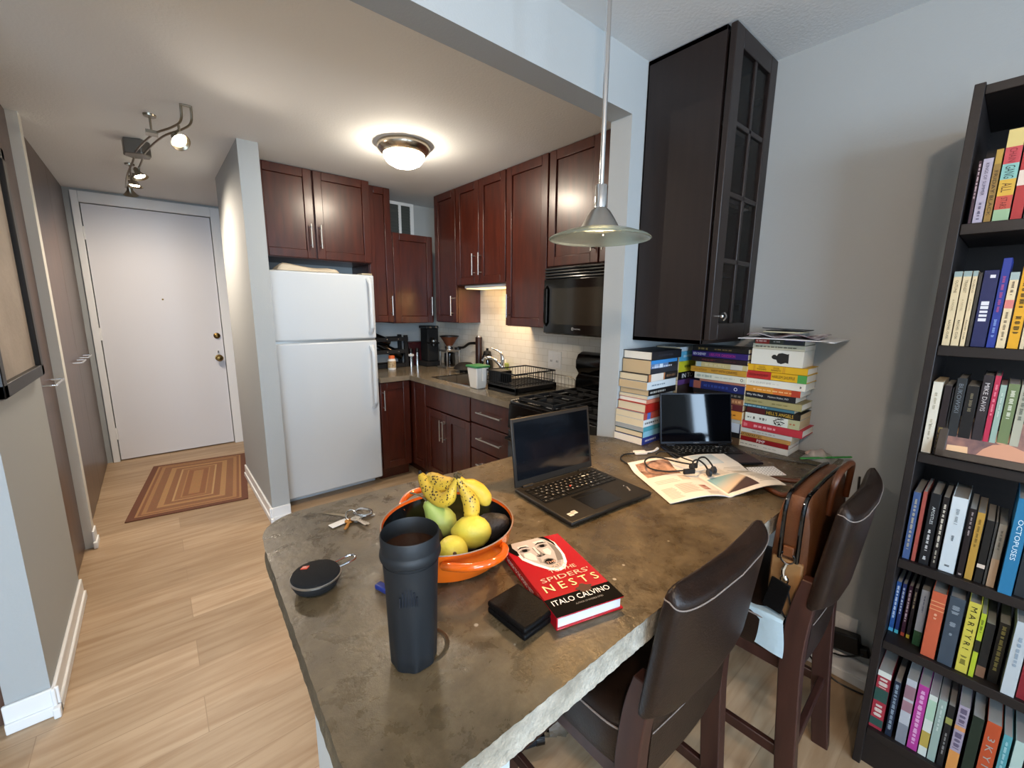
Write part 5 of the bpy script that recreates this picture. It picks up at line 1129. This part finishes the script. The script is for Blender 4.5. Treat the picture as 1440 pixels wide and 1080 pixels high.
LEFT = [dict(n='black hardcover', t=.036, c='#15161c', hard=True, L=.235, D=.138, g=((.2, .7, .3, '#2a2c36'),), p='w', o=.012),
  dict(n='thick tan-paged paperback with blue spine', t=.057, c='#1d2430', L=.215, D=.136, p='t', s=((0, .95, .74, 1, '#2f7fc0'), (0, .62, .40, .74, '#5a7499'), (.3, .42, .42, .70, '#c9d4dc'), (.12, .26, .42, .70, '#93a7c4'), (.62, .9, .40, .74, '#15171c')), g=((.05, .75, .12, '#c9ced6'),), o=.008),
  dict(n='black-edged book with orange spine', t=.031, c='#141214', hard=True, L=.235, D=.14, b=((.02, .55, '#b9784a'), (.1, .5, '#d8cfc4')), g=((.6, .9, .4, '#7a5a40'),), o=-.008),
  dict(n='tan-paged paperback with white spine', t=.033, c='#c9d0d2', L=.225, D=.138, p='t', g=((.15, .6, .2, '#7a8a94'),), o=-.01),
  dict(n='black paperback with grey lettering', t=.026, c='#101113', L=.215, D=.138, p='t', g=((.05, .6, .4, '#a9aaa4'),), o=.004),
  dict(n='thin grey paperback', t=.014, c='#a9b3b8', L=.2, D=.138, o=-.002),
  dict(n='slim book with coral spine and dark boards', t=.019, c='#c4715a', hard=True, L=.2, D=.138, o=-.004, p='w'),
  dict(n='bright red hardcover', t=.038, c='#a52019', hard=True, L=.21, D=.14, o=-.01),
  dict(n='paperback with red and blue spine', t=.028, c='#8f9099', L=.21, D=.138, b=((.0, .35, '#b04a3c'), (.12, .24, '#4a62a8'), (.35, 1, '#b8503a')), o=-.02),
  dict(n='white-spined paperback with dotted lettering', t=.031, c='#d6d8d6', L=.215, D=.138, g=((.05, .5, .3, '#5a5a58'),), o=-.02),
  dict(n='thin teal paperback', t=.02, c='#4f9aa8', L=.21, D=.138, p='g', o=-.017),
  dict(n='black-board book with light blue spine', t=.025, c='#1c1a1a', hard=True, L=.215, D=.14, b=((.01, 1, '#8cc3d6'),), o=-.02),
  dict(n='white-paged book with navy spine', t=.031, c='#2c3a86', L=.215, D=.14, g=((.1, .5, .3, '#c9cbe0'),), p='w', o=-.022)]
stack('left book stack', LEFT, place_left, 'books in the left stack')
MID = [dict(n='black book with gold lettering', t=.021, c='#14120f', L=.235, g=((.12, .3, .5, '#8a7444'), (.42, .72, .25, '#8a7444')), hard=True),
  dict(n='purple hardcover', t=.026, c='#2a1a5e', L=.235, x=(('BEN SHEWRY', .15, .24, .45, '#e6dff0'), ('USES FOR OBSESSION', .56, .46, .45, '#b02a8a')), hard=True),
  dict(n='dark maroon book', t=.021, c='#251518', L=.235, g=((.2, .45, .3, '#6a2428'), (.6, .8, .3, '#4a2428')), hard=True),
  dict(n='cream-spined book with pale squares', t=.022, c='#b7a978', L=.215, b=((.02, .12, '#9fb0ac'), (.7, .92, '#c2bdb0')), g=((.2, .62, .5, '#cbbf94'),)),
  dict(n='mustard yellow book', t=.025, c='#b98a2e', L=.235, x=(('LYNDA RUTLEDGE', .18, .26, .35, '#8a5a1c'), ('WEST WITH GIRAFFES', .62, .46, .42, '#4a2e10')), hard=True),
  dict(n='white-spined book with round mark', t=.028, c='#d3d2bf', L=.215, g=((.05, .36, .42, '#a4b0a4'), (.42, .8, .2, '#b3b8aa')), x=(('O', .93, .05, .5, '#3c3c3a'),)),
  dict(n='thin salmon paperback', t=.010, c='#a06a58', L=.19),
  dict(n='navy paperback with round white logo', t=.034, c='#161f56', L=.235, b=((.08, .22, '#8a4e3e'),), g=((.28, .72, .35, '#31468a'),), x=(('O', .85, .06, .45, '#dde0ea'),)),
  dict(n='black paperback', t=.022, c='#121214', L=.215, g=((.6, .95, .4, '#77736a'),)),
  dict(n='copper brown paperback', t=.024, c='#8a5a3c', L=.21, g=((.7, .95, .5, '#d0a070'),)),
  dict(n='maroon book with large letters', t=.028, c='#5a2226', L=.225, x=(('A ZINE', .72, .2, .5, '#d8a070'),), hard=True),
  dict(n='orange paperback', t=.036, c='#d08a2e', L=.215, g=((.6, .9, .2, '#7a4a18'),)),
  dict(n='thin yellow and grey paperback', t=.015, c='#bfa84e', L=.2, b=((.8, .98, '#a9a9a2'),)),
  dict(n='navy book with white bird mark', t=.04, c='#1a2748', L=.215, b=((.80, .98, '#b9c2cc'),), g=((.55, .75, .2, '#a9b4c4'),)),
  dict(n='black book', t=.022, c='#0f0f10', L=.2),
  dict(n='brown book with cream dot', t=.03, c='#57422e', L=.205, x=(('O', .85, .04, .3, '#e0d0b0'),))]
def place_mid(r, z, t, L, D): return frame((1.826, .682, z+t/2), Z, X)
for r in MID: r['D'] = .135
stack('middle book stack', MID, place_mid, 'books in the middle stack')
BACKC = [dict(n='white paperback', t=.02, c='#cfd4d8', L=.16), dict(n='light blue hardcover', t=.045, c='#5fa9c8', L=.17, g=((.2, .7, .25, '#c3dfe8'),)), dict(n='bright yellow paperback', t=.05, c='#c9c22e', L=.165, g=((.3, .6, .25, '#6a6a1c'),)),
  dict(n='black book with tall white letters', t=.035, c='#111113', L=.165, x=(('IN TO', .5, .6, .6, '#e8e8e8'),)), dict(n='purple paperback', t=.024, c='#5a3a72', L=.165), dict(n='brown hardcover', t=.12, c='#3c3230', L=.165), dict(n='dark grey hardcover', t=.1, c='#2a2a2c', L=.165)]
def place_backc(r, z, t, L, D): return frame((1.79+.002, .955, z+t/2), Z, Y) @ Matrix.Translation((0, 0, -L))
for r in BACKC: r['D'] = .115
stack('rear book column', BACKC, place_backc, 'books in the rear column')
RIGHT = [dict(n='dark grey book with red corner', t=.021, c='#3c4038', L=.175, b=((.03, .32, '#8a2e26'), (.6, .97, '#2a2e36')), g=((.05, .28, .35, '#d8b0a8'), (.4, .55, .25, '#b0b0a8')), p='w', o=-.005),
  dict(n='cream-spined paperback', t=.021, c='#bdb9a2', L=.18, g=((.06, .85, .3, '#6a6656'),), p='w', o=-.003),
  dict(n='very thick white paperback with black figure', t=.062, c='#dbd9cc', L=.18, p='w', o=-.002),
  dict(n='yellow hardcover', t=.027, c='#d9a91e', L=.215, hard=True, p='w', o=.014, x=(('COLSON', .27, .11, .26, '#3a2a10', .17), ('WHITEHEAD', .27, .16, .26, '#3a2a10', -.17), ('CROOK', .51, .10, .26, '#3a2a10', .17), ('MANIFESTO', .51, .16, .26, '#3a2a10', -.17)), b=((.13, .135, '#a8542a'), (.15, .155, '#a8542a'), (.62, .625, '#a8542a'), (.645, .65, '#a8542a'))),
  dict(n='red, yellow and green hardcover', t=.031, c='#d9a91e', L=.215, hard=True, p='w', o=.014, b=((0, .44, '#b02a28'), (.86, 1, '#4f9a4a')), x=(('COLSON WHITEHEAD', .22, .34, .3, '#4a0f12'), ('HARLEM SHUFFLE', .64, .36, .36, '#3a2a0c'))),
  dict(n='white hardcover with spaced grey letters', t=.030, c='#dcd9cb', L=.22, hard=True, p='w', o=.02, x=(('P R O P H E T', .3, .34, .26, '#b5b3a8'),), g=((.3, .6, .12, '#c4c2b8'), (.92, .95, .3, '#333333'))),
  dict(n='orange paperback fading to red', t=.025, c='#c9862c', L=.205, p='w', o=.018, b=((.55, .85, '#c4662a'), (.85, 1, '#a83a26')), g=((.2, .85, .22, '#e8c48a'),)),
  dict(n='black paperback with white title', t=.024, c='#15171f', L=.2, p='w', o=.026, x=(('Why We Sleep', .28, .3, .42, '#e8e8e6'), ('Matthew Walker, PhD', .7, .36, .32, '#c9c9c8'))),
  dict(n='khaki hardcover', t=.028, c='#9a9264', L=.225, hard=True, p='w', o=.028, g=((.15, .4, .22, '#7a7448'), (.55, .82, .22, '#7a7448'))),
  dict(n='thin teal paperback', t=.012, c='#3c6a78', L=.19, o=.015, g=((.05, .5, .5, '#9ac0cc'),)),
  dict(n='black paperback with gold capitals', t=.024, c='#15130f', L=.195, o=-.002, b=((.02, .37, '#4a1214'),), x=(("HELL'S ANGELS", .64, .48, .55, '#c9a43a'),), p='t'),
  dict(n='white paperback with black ink drawing', t=.036, c='#d3d5c9', L=.195, p='t', o=-.002, b=((.80, 1, '#a9aa84'),), g=((.05, .12, .2, '#4a4a48'), (.16, .2, .4, '#4a4a48'), (.28, .42, .3, '#4a4a48'), (.83, .93, .2, '#b05a3a'))),
  dict(n='wide pink red hardcover', t=.031, c='#b5303c', L=.228, D=.16, hard=True, p='w', o=.018, g=((.08, .14, .5, '#d8808a'), (.25, .6, .35, '#e8a8ac'))),
  dict(n='thin grey white paperback', t=.018, c='#c4c2bc', L=.19, o=.012, g=((.25, .7, .25, '#8a8a88'),)),
  dict(n='tan paperback with dark capitals', t=.017, c='#b98a4a', L=.19, o=.015, x=(('AFTERPARTIES', .25, .42, .6, '#2a1a10'),)),
  dict(n='deep red paperback', t=.019, c='#8a1218', L=.19, o=.02, x=(('PIMP', .48, .16, .65, '#f0ece8'),), p='w'),
  dict(n='white paperback with thin lettering', t=.025, c='#d6d2c6', L=.195, p='w', o=.024, g=((.1, .45, .2, '#8a877e'), (.55, .8, .15, '#a9a69c')))]
for r in RIGHT: r.setdefault('D', .128)
ztop = stack('right book stack', RIGHT, place_right, 'books in the right stack')
# extra spine art on two right-stack books
for o in list(bpy.data.objects):
    lb = o.get('label', '')
    if 'thick white paperback with black figure' in lb:
        f = MB(); y = -.0006
        f.prism([(x*.062, y, .18*(1-z)) for z, x in ((.40, .05), (.43, .18), (.47, .20), (.5, .12), (.53, .28), (.6, .33), (.7, .27), (.73, .30), (.735, -.3), (.68, -.26), (.6, -.36), (.53, -.3), (.5, -.12), (.46, -.1), (.42, -.06))], (0, .0004, 0)); obj('figure_print', f, cm('#22221f'), o, smooth=False)
    if 'white paperback with black ink drawing' in lb:
        f = MB(); rnd = random.Random(3)
        for k in range(14): a = rnd.uniform(.52, .72); b = rnd.uniform(-.3, .4); f.obox((b*.036, -.0006, .195*(1-a)), (rnd.uniform(-1, 1), 0, 1), (1, 0, rnd.uniform(-1, 1)), Y, .012, .0035, .0004)
        obj('ink_drawing', f, cm('#22221f'), o, smooth=False)
# papers on top of the right stack
z = ztop+.001
t = T('mail_envelope', 'large white envelope overhanging on top of the right stack', 'envelope', (1.87, .57, z))
t.p('sheet', MB().grid(lambda a, b: V((1.755+.21*b, .70-.31*a, z+.001+.010*(1-b)*math.sin(a*3)*.4+.004*b)), 12, 8, th=(0, 0, .003)), M('paper_white', '#d9d8d8', .6))
t.p('purple_edge', MB().obox((1.756, .47, z+.001), X, Y, Z, .002, .13, .002), M('purple_print', '#4a4468', .5))
t = T('leaflet', 'crumpled leaflet with maroon print lying on the white envelope', 'leaflet', (1.87, .58, z+.008))
t.p('sheet', MB().grid(lambda a, b: V((1.785+.15*b, .68-.24*a, z+.014+.006*math.sin(a*11+b*4)+.003*math.sin(b*9))), 22, 12, th=(0, 0, .0015)), M('leaflet_print', '#5a2030', .5, noise='#d3d0d2', nscale=22, nd=2))
t = T('greeting_card', 'cream card under a dark folded card on the paper pile', 'card', (1.88, .57, z+.024))
t.p('card', MB().obox((1.875, .575, z+.0255), (.1, 1, 0), (1, -.1, 0), Z, .125, .09, .004), M('cream_card', '#d8d0ac', .6), bevel=.001)
t = T('dark_card', 'dark folded card on the very top of the paper pile', 'card', (1.89, .575, z+.03))
t.p('card', MB().prism([(1.85, .65, z+.038), (1.93, .66, z+.034), (1.94, .50, z+.032), (1.86, .505, z+.030)], (0, 0, .003)).obox((1.89, .58, z+.0295), X, Y, Z, .06, .12, .003), M('dark_card', '#23252a', .5))

# ------------------------------------------------------------------ bookcase
BX0, BX1, BY0, BY1 = 1.606, 1.962, -.655, .150
t = T('bookcase', 'tall black bookcase filled with books against the right wall', 'bookcase', (1.78, -.25, 0))
t.p('side_panel', MB().box(BX0, BX1, BY1-.020, BY1, 0, 2.0), blackwood, bevel=.0015); t.p('side_panel', MB().box(BX0, BX1, BY0, BY0+.02, 0, 2.0), blackwood, bevel=.0015)
t.p('back_panel', MB().box(BX1-.006, BX1, BY0+.02, BY1-.02, .05, 1.99), blackwood)
t.p('top_panel', MB().box(BX0+.004, BX1-.006, BY0+.02, BY1-.02, 1.972, 1.994), blackwood, bevel=.0015)
SH = [1.672, 1.361, 1.059, .731, .456, .138]
for zz in SH: t.p('shelf', MB().box(BX0+.008, BX1-.007, BY0+.02, BY1-.021, zz-.027, zz), blackwood, bevel=.0015)
t.p('plinth', MB().box(BX0+.02, BX0+.036, BY0+.02, BY1-.02, 0, .111), blackwood)
SN = ['top', 'second', 'third', 'fourth', 'fifth', 'bottom']
def sb(s, i, y0, y1, h, col, desc, d=.15, dx=.022, hard=False, **k):
    """book upright on shelf s: spine from y0 (left) to y1"""
    t_ = (y0-y1)-.0012; yc = (y0+y1)/2
    where = f"{desc}, {(['leftmost']+ORD[1:])[i]}{' from left' if i else ''} on {SN[s]} bookcase shelf"
    book(frame((BX0+dx, yc, SH[s]+.0006), -Y, X), t_, h, d, col, where, k.get('p', 'g'), hard, k.get('b', ()), k.get('x', ()), k.get('g', ()), stripes=k.get('s_', ()), group='books on the bookcase '+SN[s]+' shelf')
def row(s, items):
    for i, it in enumerate(items): sb(s, i, *it[:5], **it[5])
row(0, [(.1195, .1125, .150, '#3a2430', 'thin dark paperback with red streak', dict(g=((.05, .6, .5, '#c9b0b4'),))),
  (.112, .0935, .153, '#aaa3b4', 'lilac paperback', dict(x=(('KINGS OF SUMMER', .32, .5, .34, '#4a4458'),), g=((.68, .95, .3, '#5a5468'),))),
  (.0925, .0795, .170, '#a8883a', 'gold paperback', dict(b=((.2, 1, '#8a6c34'),), x=(('FRIDAY BLACK', .6, .62, .5, '#2a1c10'),))),
  (.078, .050, .210, '#9ab0a4', 'thick multicoloured hardcover with wavy bands', dict(hard=True, b=((.0, .19, '#cdbb78'), (.19, .37, '#b8404a'), (.37, .54, '#7fb5ae'), (.54, .72, '#c9a23c'), (.72, .87, '#b5483c'), (.87, 1, '#8fae8a')), x=(('CHAIN', .28, .15, .45, '#7a1f28'), ('GANG', .46, .14, .6, '#20383a'), ('ALL', .63, .1, .6, '#5a3c10'), ('STARS', .8, .12, .4, '#6a1c1a')))),
  (.0485, .029, .205, '#a3282c', 'deep red book with pale swoosh', dict(b=((.45, .62, '#d8c8b8'),))),
  (.028, .004, .19, '#23262e', 'dark slate book at the frame edge', dict(g=((.2, .7, .3, '#8a8a8a'),)))])
cusk = [('OUTLINE', 'cream paperback with pale blue head band'), ('TRANSIT', 'middle cream paperback of the three alike'), ('KUDOS', 'third cream paperback with dark smudged edge')]
row(1, [(a, b, .193, '#d9c7a0', ds, dict(p='c', b=((0, .07, '#8fa3a0'),), x=((s, .2, .17, .36, '#6a5a40'), ('A NOVEL', .45, .16, .26, '#a08c68'), ('RACHEL CUSK', .78, .26, .3, '#4a3c2a')))) for (a, b), (s, ds) in zip(((.1255, .1095), (.1085, .0925), (.0915, .0815)), cusk)] +
  [(.081, .0735, .188, '#3a3630', 'thin charcoal paperback', {}),
   (.073, .0455, .193, '#1c2350', 'thick navy hardcover with bold white letters', dict(hard=True, x=(), s_=((.40, .45, .2, .72, '#dcdce2'), (.46, .50, .2, .72, '#dcdce2'), (.52, .55, .2, .72, '#dcdce2'), (.57, .60, .2, .72, '#dcdce2'), (.62, .66, .2, .72, '#dcdce2'), (.06, .10, .45, .8, '#dcdce2')), g=())),
   (.045, .0285, .221, '#23368a', 'tall royal blue book', dict(hard=True, g=((.2, .6, .35, '#a04a78'), (.68, .88, .35, '#7f9ad0')))),
   (.028, .012, .186, '#dcc9a2', 'cream paperback with pink dot', dict(p='c', b=((0, .10, '#9aaaa8'), (.36, .47, '#cf7a74')), g=((.12, .3, .3, '#6a5a48'), (.52, .9, .3, '#7a6a54')))),
   (.010, -.0095, .199, '#d9a024', 'bright yellow paperback with black boxed title', dict(g=((.2, .5, .45, '#2a2010'), (.6, .82, .5, '#2a2010')))),
   (-.0105, -.019, .18, '#d3c3a0', 'slim cream book', dict(p='c'))])
row(2, [(.1265, .106, .202, '#dad5c4', 'thick white paperback with bird mark', dict(p='c', g=((.15, .4, .25, '#b0a890'), (.52, .8, .2, '#b0a890')), x=(('Y', .6, .05, .3, '#3a3a38'),))),
  (.1035, .088, .195, '#231a1c', 'dark patterned book beside the white paperback', dict(g=((.6, .98, .6, '#8a7a48'),))),
  (.0875, .0835, .190, '#151516', 'thin black book', {}),
  (.083, .063, .218, '#24282b', 'charcoal hardcover with tall grey letters', dict(hard=True, x=(('BUKOWSKI', .25, .36, .45, '#6f7880'),))),
  (.062, .039, .2, '#121214', 'black paperback half hidden by the photo', dict(g=((.1, .35, .3, '#6a6450'),))),
  (.0375, .0175, .232, '#2a2428', 'dark plum hardcover with white capitals', dict(hard=True, x=(('MIKE DAVIS', .25, .32, .45, '#c4c0c0'),))),
  (.017, .006, .232, '#b02c4a', 'slim crimson pink book', dict(g=((.1, .45, .4, '#e08a9a'),))),
  (.0055, -.0065, .21, '#93aba0', 'pale green slim book', dict(g=((.1, .4, .25, '#c4d0c6'),))),
  (-.0075, -.0275, .215, '#6a7a54', 'olive green book with white capitals', dict(g=((.08, .42, .4, '#d0d4c0'),))),
  (-.0285, -.045, .215, '#a8a896', 'pale grey green book', dict(g=((.08, .42, .4, '#5a6054'),)))])
row(3, [(.1245, .108, .208, '#3c5480', 'blue cloth book', dict(g=((.1, .85, .35, '#b0a890'),))),
  (.105, .0955, .216, '#9a4a40', 'slim brick red book', {}),
  (.0895, .0675, .217, '#14171c', 'black hardcover with two white titles', dict(hard=True, x=(('APOSTLES', .3, .24, .3, '#c9d0d0'),), g=((.5, .8, .25, '#d0d0d0'), (.88, .95, .3, '#d0d0d0')))),
  (.0645, .0515, .214, '#181516', 'slim black paperback with white title', dict(g=((.1, .7, .4, '#d8d0c0'), (.75, .95, .3, '#b8b0a0')))),
  (.0485, .016, .222, '#c9d3d8', 'thick white hardcover', dict(hard=True, p='g', g=((.15, .35, .2, '#8a949a'), (.5, .6, .15, '#5a6064'), (.9, .93, .3, '#4a5054')))),
  (.0125, -.001, .2, '#1a1216', 'dark wine paperback', dict(g=((.05, .4, .3, '#a89a9a'), (.95, .98, .5, '#c0b0a8')))),
  (-.0025, -.018, .195, '#b08a3c', 'mustard gold paperback', dict(g=((.1, .5, .3, '#7a6028'),))),
  (-.0205, -.036, .18, '#141414', 'black paperback with white strip', dict(b=((.7, .76, '#d8c8b8'),))),
  (-.0365, -.042, .18, '#3a3a38', 'thin dark grey book', {}),
  (-.043, -.058, .178, '#8a857a', 'grey tan paperback', dict(b=((.55, 1, '#b09478'),), g=((.1, .4, .3, '#5a564c'),))),
  (-.063, -.089, .262, '#23719c', 'tall bright blue hardcover with white title', dict(hard=True, dx=.006, x=(('OCTOPUSES', .42, .42, .36, '#d8e8f0'),))),
  (-.091, -.115, .21, '#20262a', 'dark book beyond the bright blue one', {})])
row(4, [(.1285, .1165, .171, '#1c4a8a', 'slim blue paperback', dict(dx=.075, b=((.93, 1, '#4a9ac4'),), x=(('TALES OF WONDER', .42, .7, .5, '#d8e4f0'),) if False else (), g=((.08, .75, .5, '#c4d4e8'),))),
  (.1145, .1045, .171, '#1a2f6a', 'darker blue paperback of the slim set', dict(dx=.075, b=((.93, 1, '#4ab0c0'),), g=((.08, .6, .5, '#c4d4e8'),))),
  (.1, .0905, .171, '#3a1a34', 'slim plum paperback', dict(dx=.075, b=((.93, 1, '#b04a34'),), g=((.08, .7, .5, '#d0c4d0'),))),
  (.0875, .0785, .171, '#1f1a24', 'slim black paperback with yellow foot', dict(dx=.075, b=((.93, 1, '#b8a83a'),), g=((.08, .4, .4, '#b0a890'),))),
  (.0715, .053, .184, '#a9b4c4', 'pale lilac book with green foot', dict(dx=.055, b=((.74, 1, '#2e5a3a'),), g=((.1, .4, .2, '#7a84a0'),))),
  (.0495, .0185, .208, '#b8573a', 'thick orange red hardcover', dict(hard=True, b=((.14, .15, '#d8a070'), (.2, .21, '#d8a070'), (.26, .27, '#d8a070')), g=((.32, .4, .2, '#e0b090'),))),
  (.0145, -.0175, .212, '#3a4652', 'thick slate blue hardcover', dict(hard=True, g=((.12, .24, .5, '#8a949c'), (.36, .42, .4, '#8a949c'), (.52, .56, .2, '#8a949c')))),
  (-.0215, -.0465, .216, '#c4b84a', 'yellow hardcover with large black letters', dict(hard=True, x=(('M A R T Y R !', .36, .6, .5, '#1c1a10'),), g=((.76, .88, .5, '#6a6428'),))),
  (-.0475, -.0585, .195, '#a8b82e', 'lime green paperback', dict(b=((.42, .6, '#1c1c14'),), g=((.1, .3, .4, '#5a6420'),))),
  (-.060, -.078, .165, '#16171a', 'black book with brown foot label', dict(dx=.04, b=((.8, 1, '#7a5a48'),))),
  (-.082, -.102, .18, '#121315', 'black paperback with yellow print', dict(dx=.04, g=((.05, .8, .4, '#8a8450'),))),
  (-.107, -.132, .214, '#b4bcc0', 'silver white cloth book', dict(dx=.012, g=((.2, .6, .3, '#8a9aa8'),))),
  (-.134, -.155, .2, '#7a1a24', 'crimson book at the frame edge', {})])
row(5, [(.1285, .096, .206, '#9a2c3a', 'red and green book with white head', dict(b=((0, .09, '#d3d6cc'), (.3, .52, '#274a44'), (.82, .95, '#274a44')), g=((.12, .28, .7, '#d8d4c8'), (.58, .8, .6, '#d8d4c8')))),
  (.089, .073, .195, '#1a2638', 'dark blue book with pale lettering', dict(g=((.05, .9, .5, '#8a9aa8'),))),
  (.0645, .0405, .224, '#b0b4ba', 'silver grey book with boxed marks', dict(b=((.1, .3, '#8a6a74'), (.34, .5, '#97727c'), (.7, 1, '#7a7f88')))),
  (.038, .0145, .224, '#a8388a', 'magenta book', dict(g=((.08, .9, .4, '#e0b0d4'),))),
  (.0135, -.0055, .208, '#c9cfc6', 'white book with green and gold labels', dict(b=((.08, .4, '#a3c0a8'), (.6, .85, '#b09a4a')))),
  (-.0065, -.0245, .208, '#8fa39a', 'pale sage green book', dict(g=((.08, .5, .25, '#c4d0c8'),))),
  (-.0265, -.041, .205, '#15171a', 'black book with yellow band', dict(b=((.2, .3, '#8a8a4a'),), g=((.45, .8, .3, '#8a8a88'),))),
  (-.0455, -.0675, .222, '#9a90a0', 'lilac book with orange foot', dict(b=((.3, .36, '#c48a58'), (.68, 1, '#c98a4a')), g=((.04, .28, .6, '#5a5068'), (.4, .64, .6, '#5a5068')))),
  (-.0735, -.096, .21, '#1c2a20', 'very dark green book', {}),
  (-.0995, -.1275, .215, '#b04a28', 'orange red book with tall grey letters', dict(x=(('3 K Y I O', .52, .62, .5, '#9a9a94'),))),
  (-.1315, -.148, .20, '#4f929a', 'teal book near the frame edge', dict(g=((.1, .8, .3, '#9ac4c8'),))),
  (-.152, -.173, .20, '#a9c0b8', 'pale mint book at the frame edge', dict(b=((.55, .6, '#22302c'),)))])
# framed photo leaning on the third shelf
t = T('photo_frame', 'dark framed snapshot leaning before books on third bookcase shelf', 'photo', (BX0+.02, 0, SH[2]))
fr_u = -Y; fl = V((.055, 0, .135)).normalized(); n = V((-fl.z, 0, fl.x)); o0 = V((BX0+.002, .097, SH[2]+.002))
Fp = lambda a, b, z=0: o0+fr_u*a+fl*b+n*z
fwid, fhei = .20, .142
mb = MB()
for a0, a1, b0, b1 in ((0, fwid, 0, .02), (0, fwid, fhei-.02, fhei), (0, .018, 0, fhei), (fwid-.018, fwid, 0, fhei)): mb.obox(Fp((a0+a1)/2, (b0+b1)/2, .005), fr_u, fl, n, a1-a0, b1-b0, .010)
t.p('frame', mb, M('frame_brown', '#2e2620', .45), bevel=.0015)
ph = t.p('photo', MB().obox(Fp(fwid/2, fhei/2, .002), fr_u, fl, n, fwid-.03, fhei-.034, .002), M('photo_mauve', '#4a3440', .4, noise='#8a6258', nscale=30))
def blob(pts, lift): return [Fp(a, b, lift) for a, b in pts]
mb = MB()
def ell(cx, cy, rx, ry, lift, m): mb.prism([Fp(cx+rx*math.cos(q), cy+ry*math.sin(q), lift) for q in [2*PI*k/18 for k in range(18)]], n*.0002, m)
mb.prism(blob([(.02, .12), (.066, .118), (.066, .108), (.02, .110)], .0033), n*.0002, 0); mb.prism(blob([(.062, .118), (.07, .118), (.068, .095), (.061, .095)], .0033), n*.0002, 0)
mb.prism(blob([(.02, .020), (.06, .020), (.058, .038), (.02, .036)], .0033), n*.0002, 0); mb.prism(blob([(.022, .07), (.05, .07), (.048, .085), (.03, .088)], .0033), n*.0002, 0)
mb.prism(blob([(.075, .022), (.16, .022), (.155, .05), (.125, .062), (.10, .055), (.085, .04)], .0034), n*.0002, 1)
ell(.112, .088, .024, .02, .0036, 2); ell(.113, .078, .015, .019, .0038, 1); ell(.107, .082, .002, .0012, .004, 2); ell(.118, .082, .002, .0012, .004, 2); ell(.113, .070, .004, .0015, .004, 3)
t.p('photo_print', mb, [M('photo_cream', '#d8b088', .45), M('photo_skin', '#c08a6e', .45), M('photo_hair', '#2e2028', .45), M('photo_lip', '#8a4444', .45)], ph)

# ------------------------------------------------------------------ light
def light(kind, name, loc, energy, color, **k):
    l = bpy.data.lights.new(name, kind); l.energy = energy; l.color = lin(color)[:3]
    for a, b in k.items():
        if a not in ('rot', 'aim'): setattr(l, a, b)
    o = bpy.data.objects.new(name, l); o.location = loc; COL.objects.link(o)
    if 'rot' in k: o.rotation_euler = k['rot']
    if 'aim' in k: o.rotation_euler = V(k['aim']).to_track_quat('-Z', 'Y').to_euler()
    return o
for a, b in ((wx0, wx1), (vx0, vx1)): light('AREA', 'window_daylight', ((a+b)/2, -3.39, (wz0+wz1)/2), 105*(b-a), '#c4e0fb', shape='RECTANGLE', size=b-a-.05, size_y=wz1-wz0-.05, rot=(PI/2, 0, 0))
light('POINT', 'dining_ceiling_bulb', (-.4, -.45, 2.30), 60, '#ffe2c6', shadow_soft_size=.06)
light('SPOT', 'pendant_bulb', (PC.x, PC.y, PC.z+.01), 36, '#ffc47c', spot_size=R_(92), spot_blend=.6, shadow_soft_size=.028)
for (c, d), e in zip(HEADS, (38, 60, 44, 44)):
    c = V(c); d = V(d).normalized(); light('SPOT', 'track_bulb', c+d*.012, e, '#ffedd8', spot_size=R_(150), spot_blend=1, shadow_soft_size=.02, aim=d)
light('AREA', 'sink_strip', (2.17, 2.56, 1.595), 5, '#ffcf94', shape='RECTANGLE', size=.1, size_y=.1)
w = bpy.data.worlds.new('daylight'); S.world = w; w.use_nodes = True
w.node_tree.nodes['Background'].inputs[0].default_value = lin('#cfe0f2'); w.node_tree.nodes['Background'].inputs[1].default_value = 1.2

# ------------------------------------------------------------------ camera
cam = bpy.data.cameras.new('camera'); co = bpy.data.objects.new('camera', cam); COL.objects.link(co); S.camera = co
yaw, pit, rol = .702531776, .177694161, .00893287
cy_, sy_, cp, sp_, cr, sr = math.cos(yaw), math.sin(yaw), math.cos(pit), math.sin(pit), math.cos(rol), math.sin(rol)
fwd = V((sy_*cp, cy_*cp, -sp_)); right = V((cy_, -sy_, 0)); up = right.cross(fwd)
r_, u_ = right*cr+up*sr, -right*sr+up*cr
co.matrix_world = Matrix(((r_.x, u_.x, -fwd.x, 0), (r_.y, u_.y, -fwd.y, 0), (r_.z, u_.z, -fwd.z, 1.45), (0, 0, 0, 1)))
cam.sensor_width = 36; cam.lens = 594.2286/1440*36; cam.clip_start = .02
S.view_settings.view_transform = 'Standard'; S.view_settings.look = 'None'; S.view_settings.gamma = 1; S.view_settings.exposure = 0
S.view_settings.use_curve_mapping = False
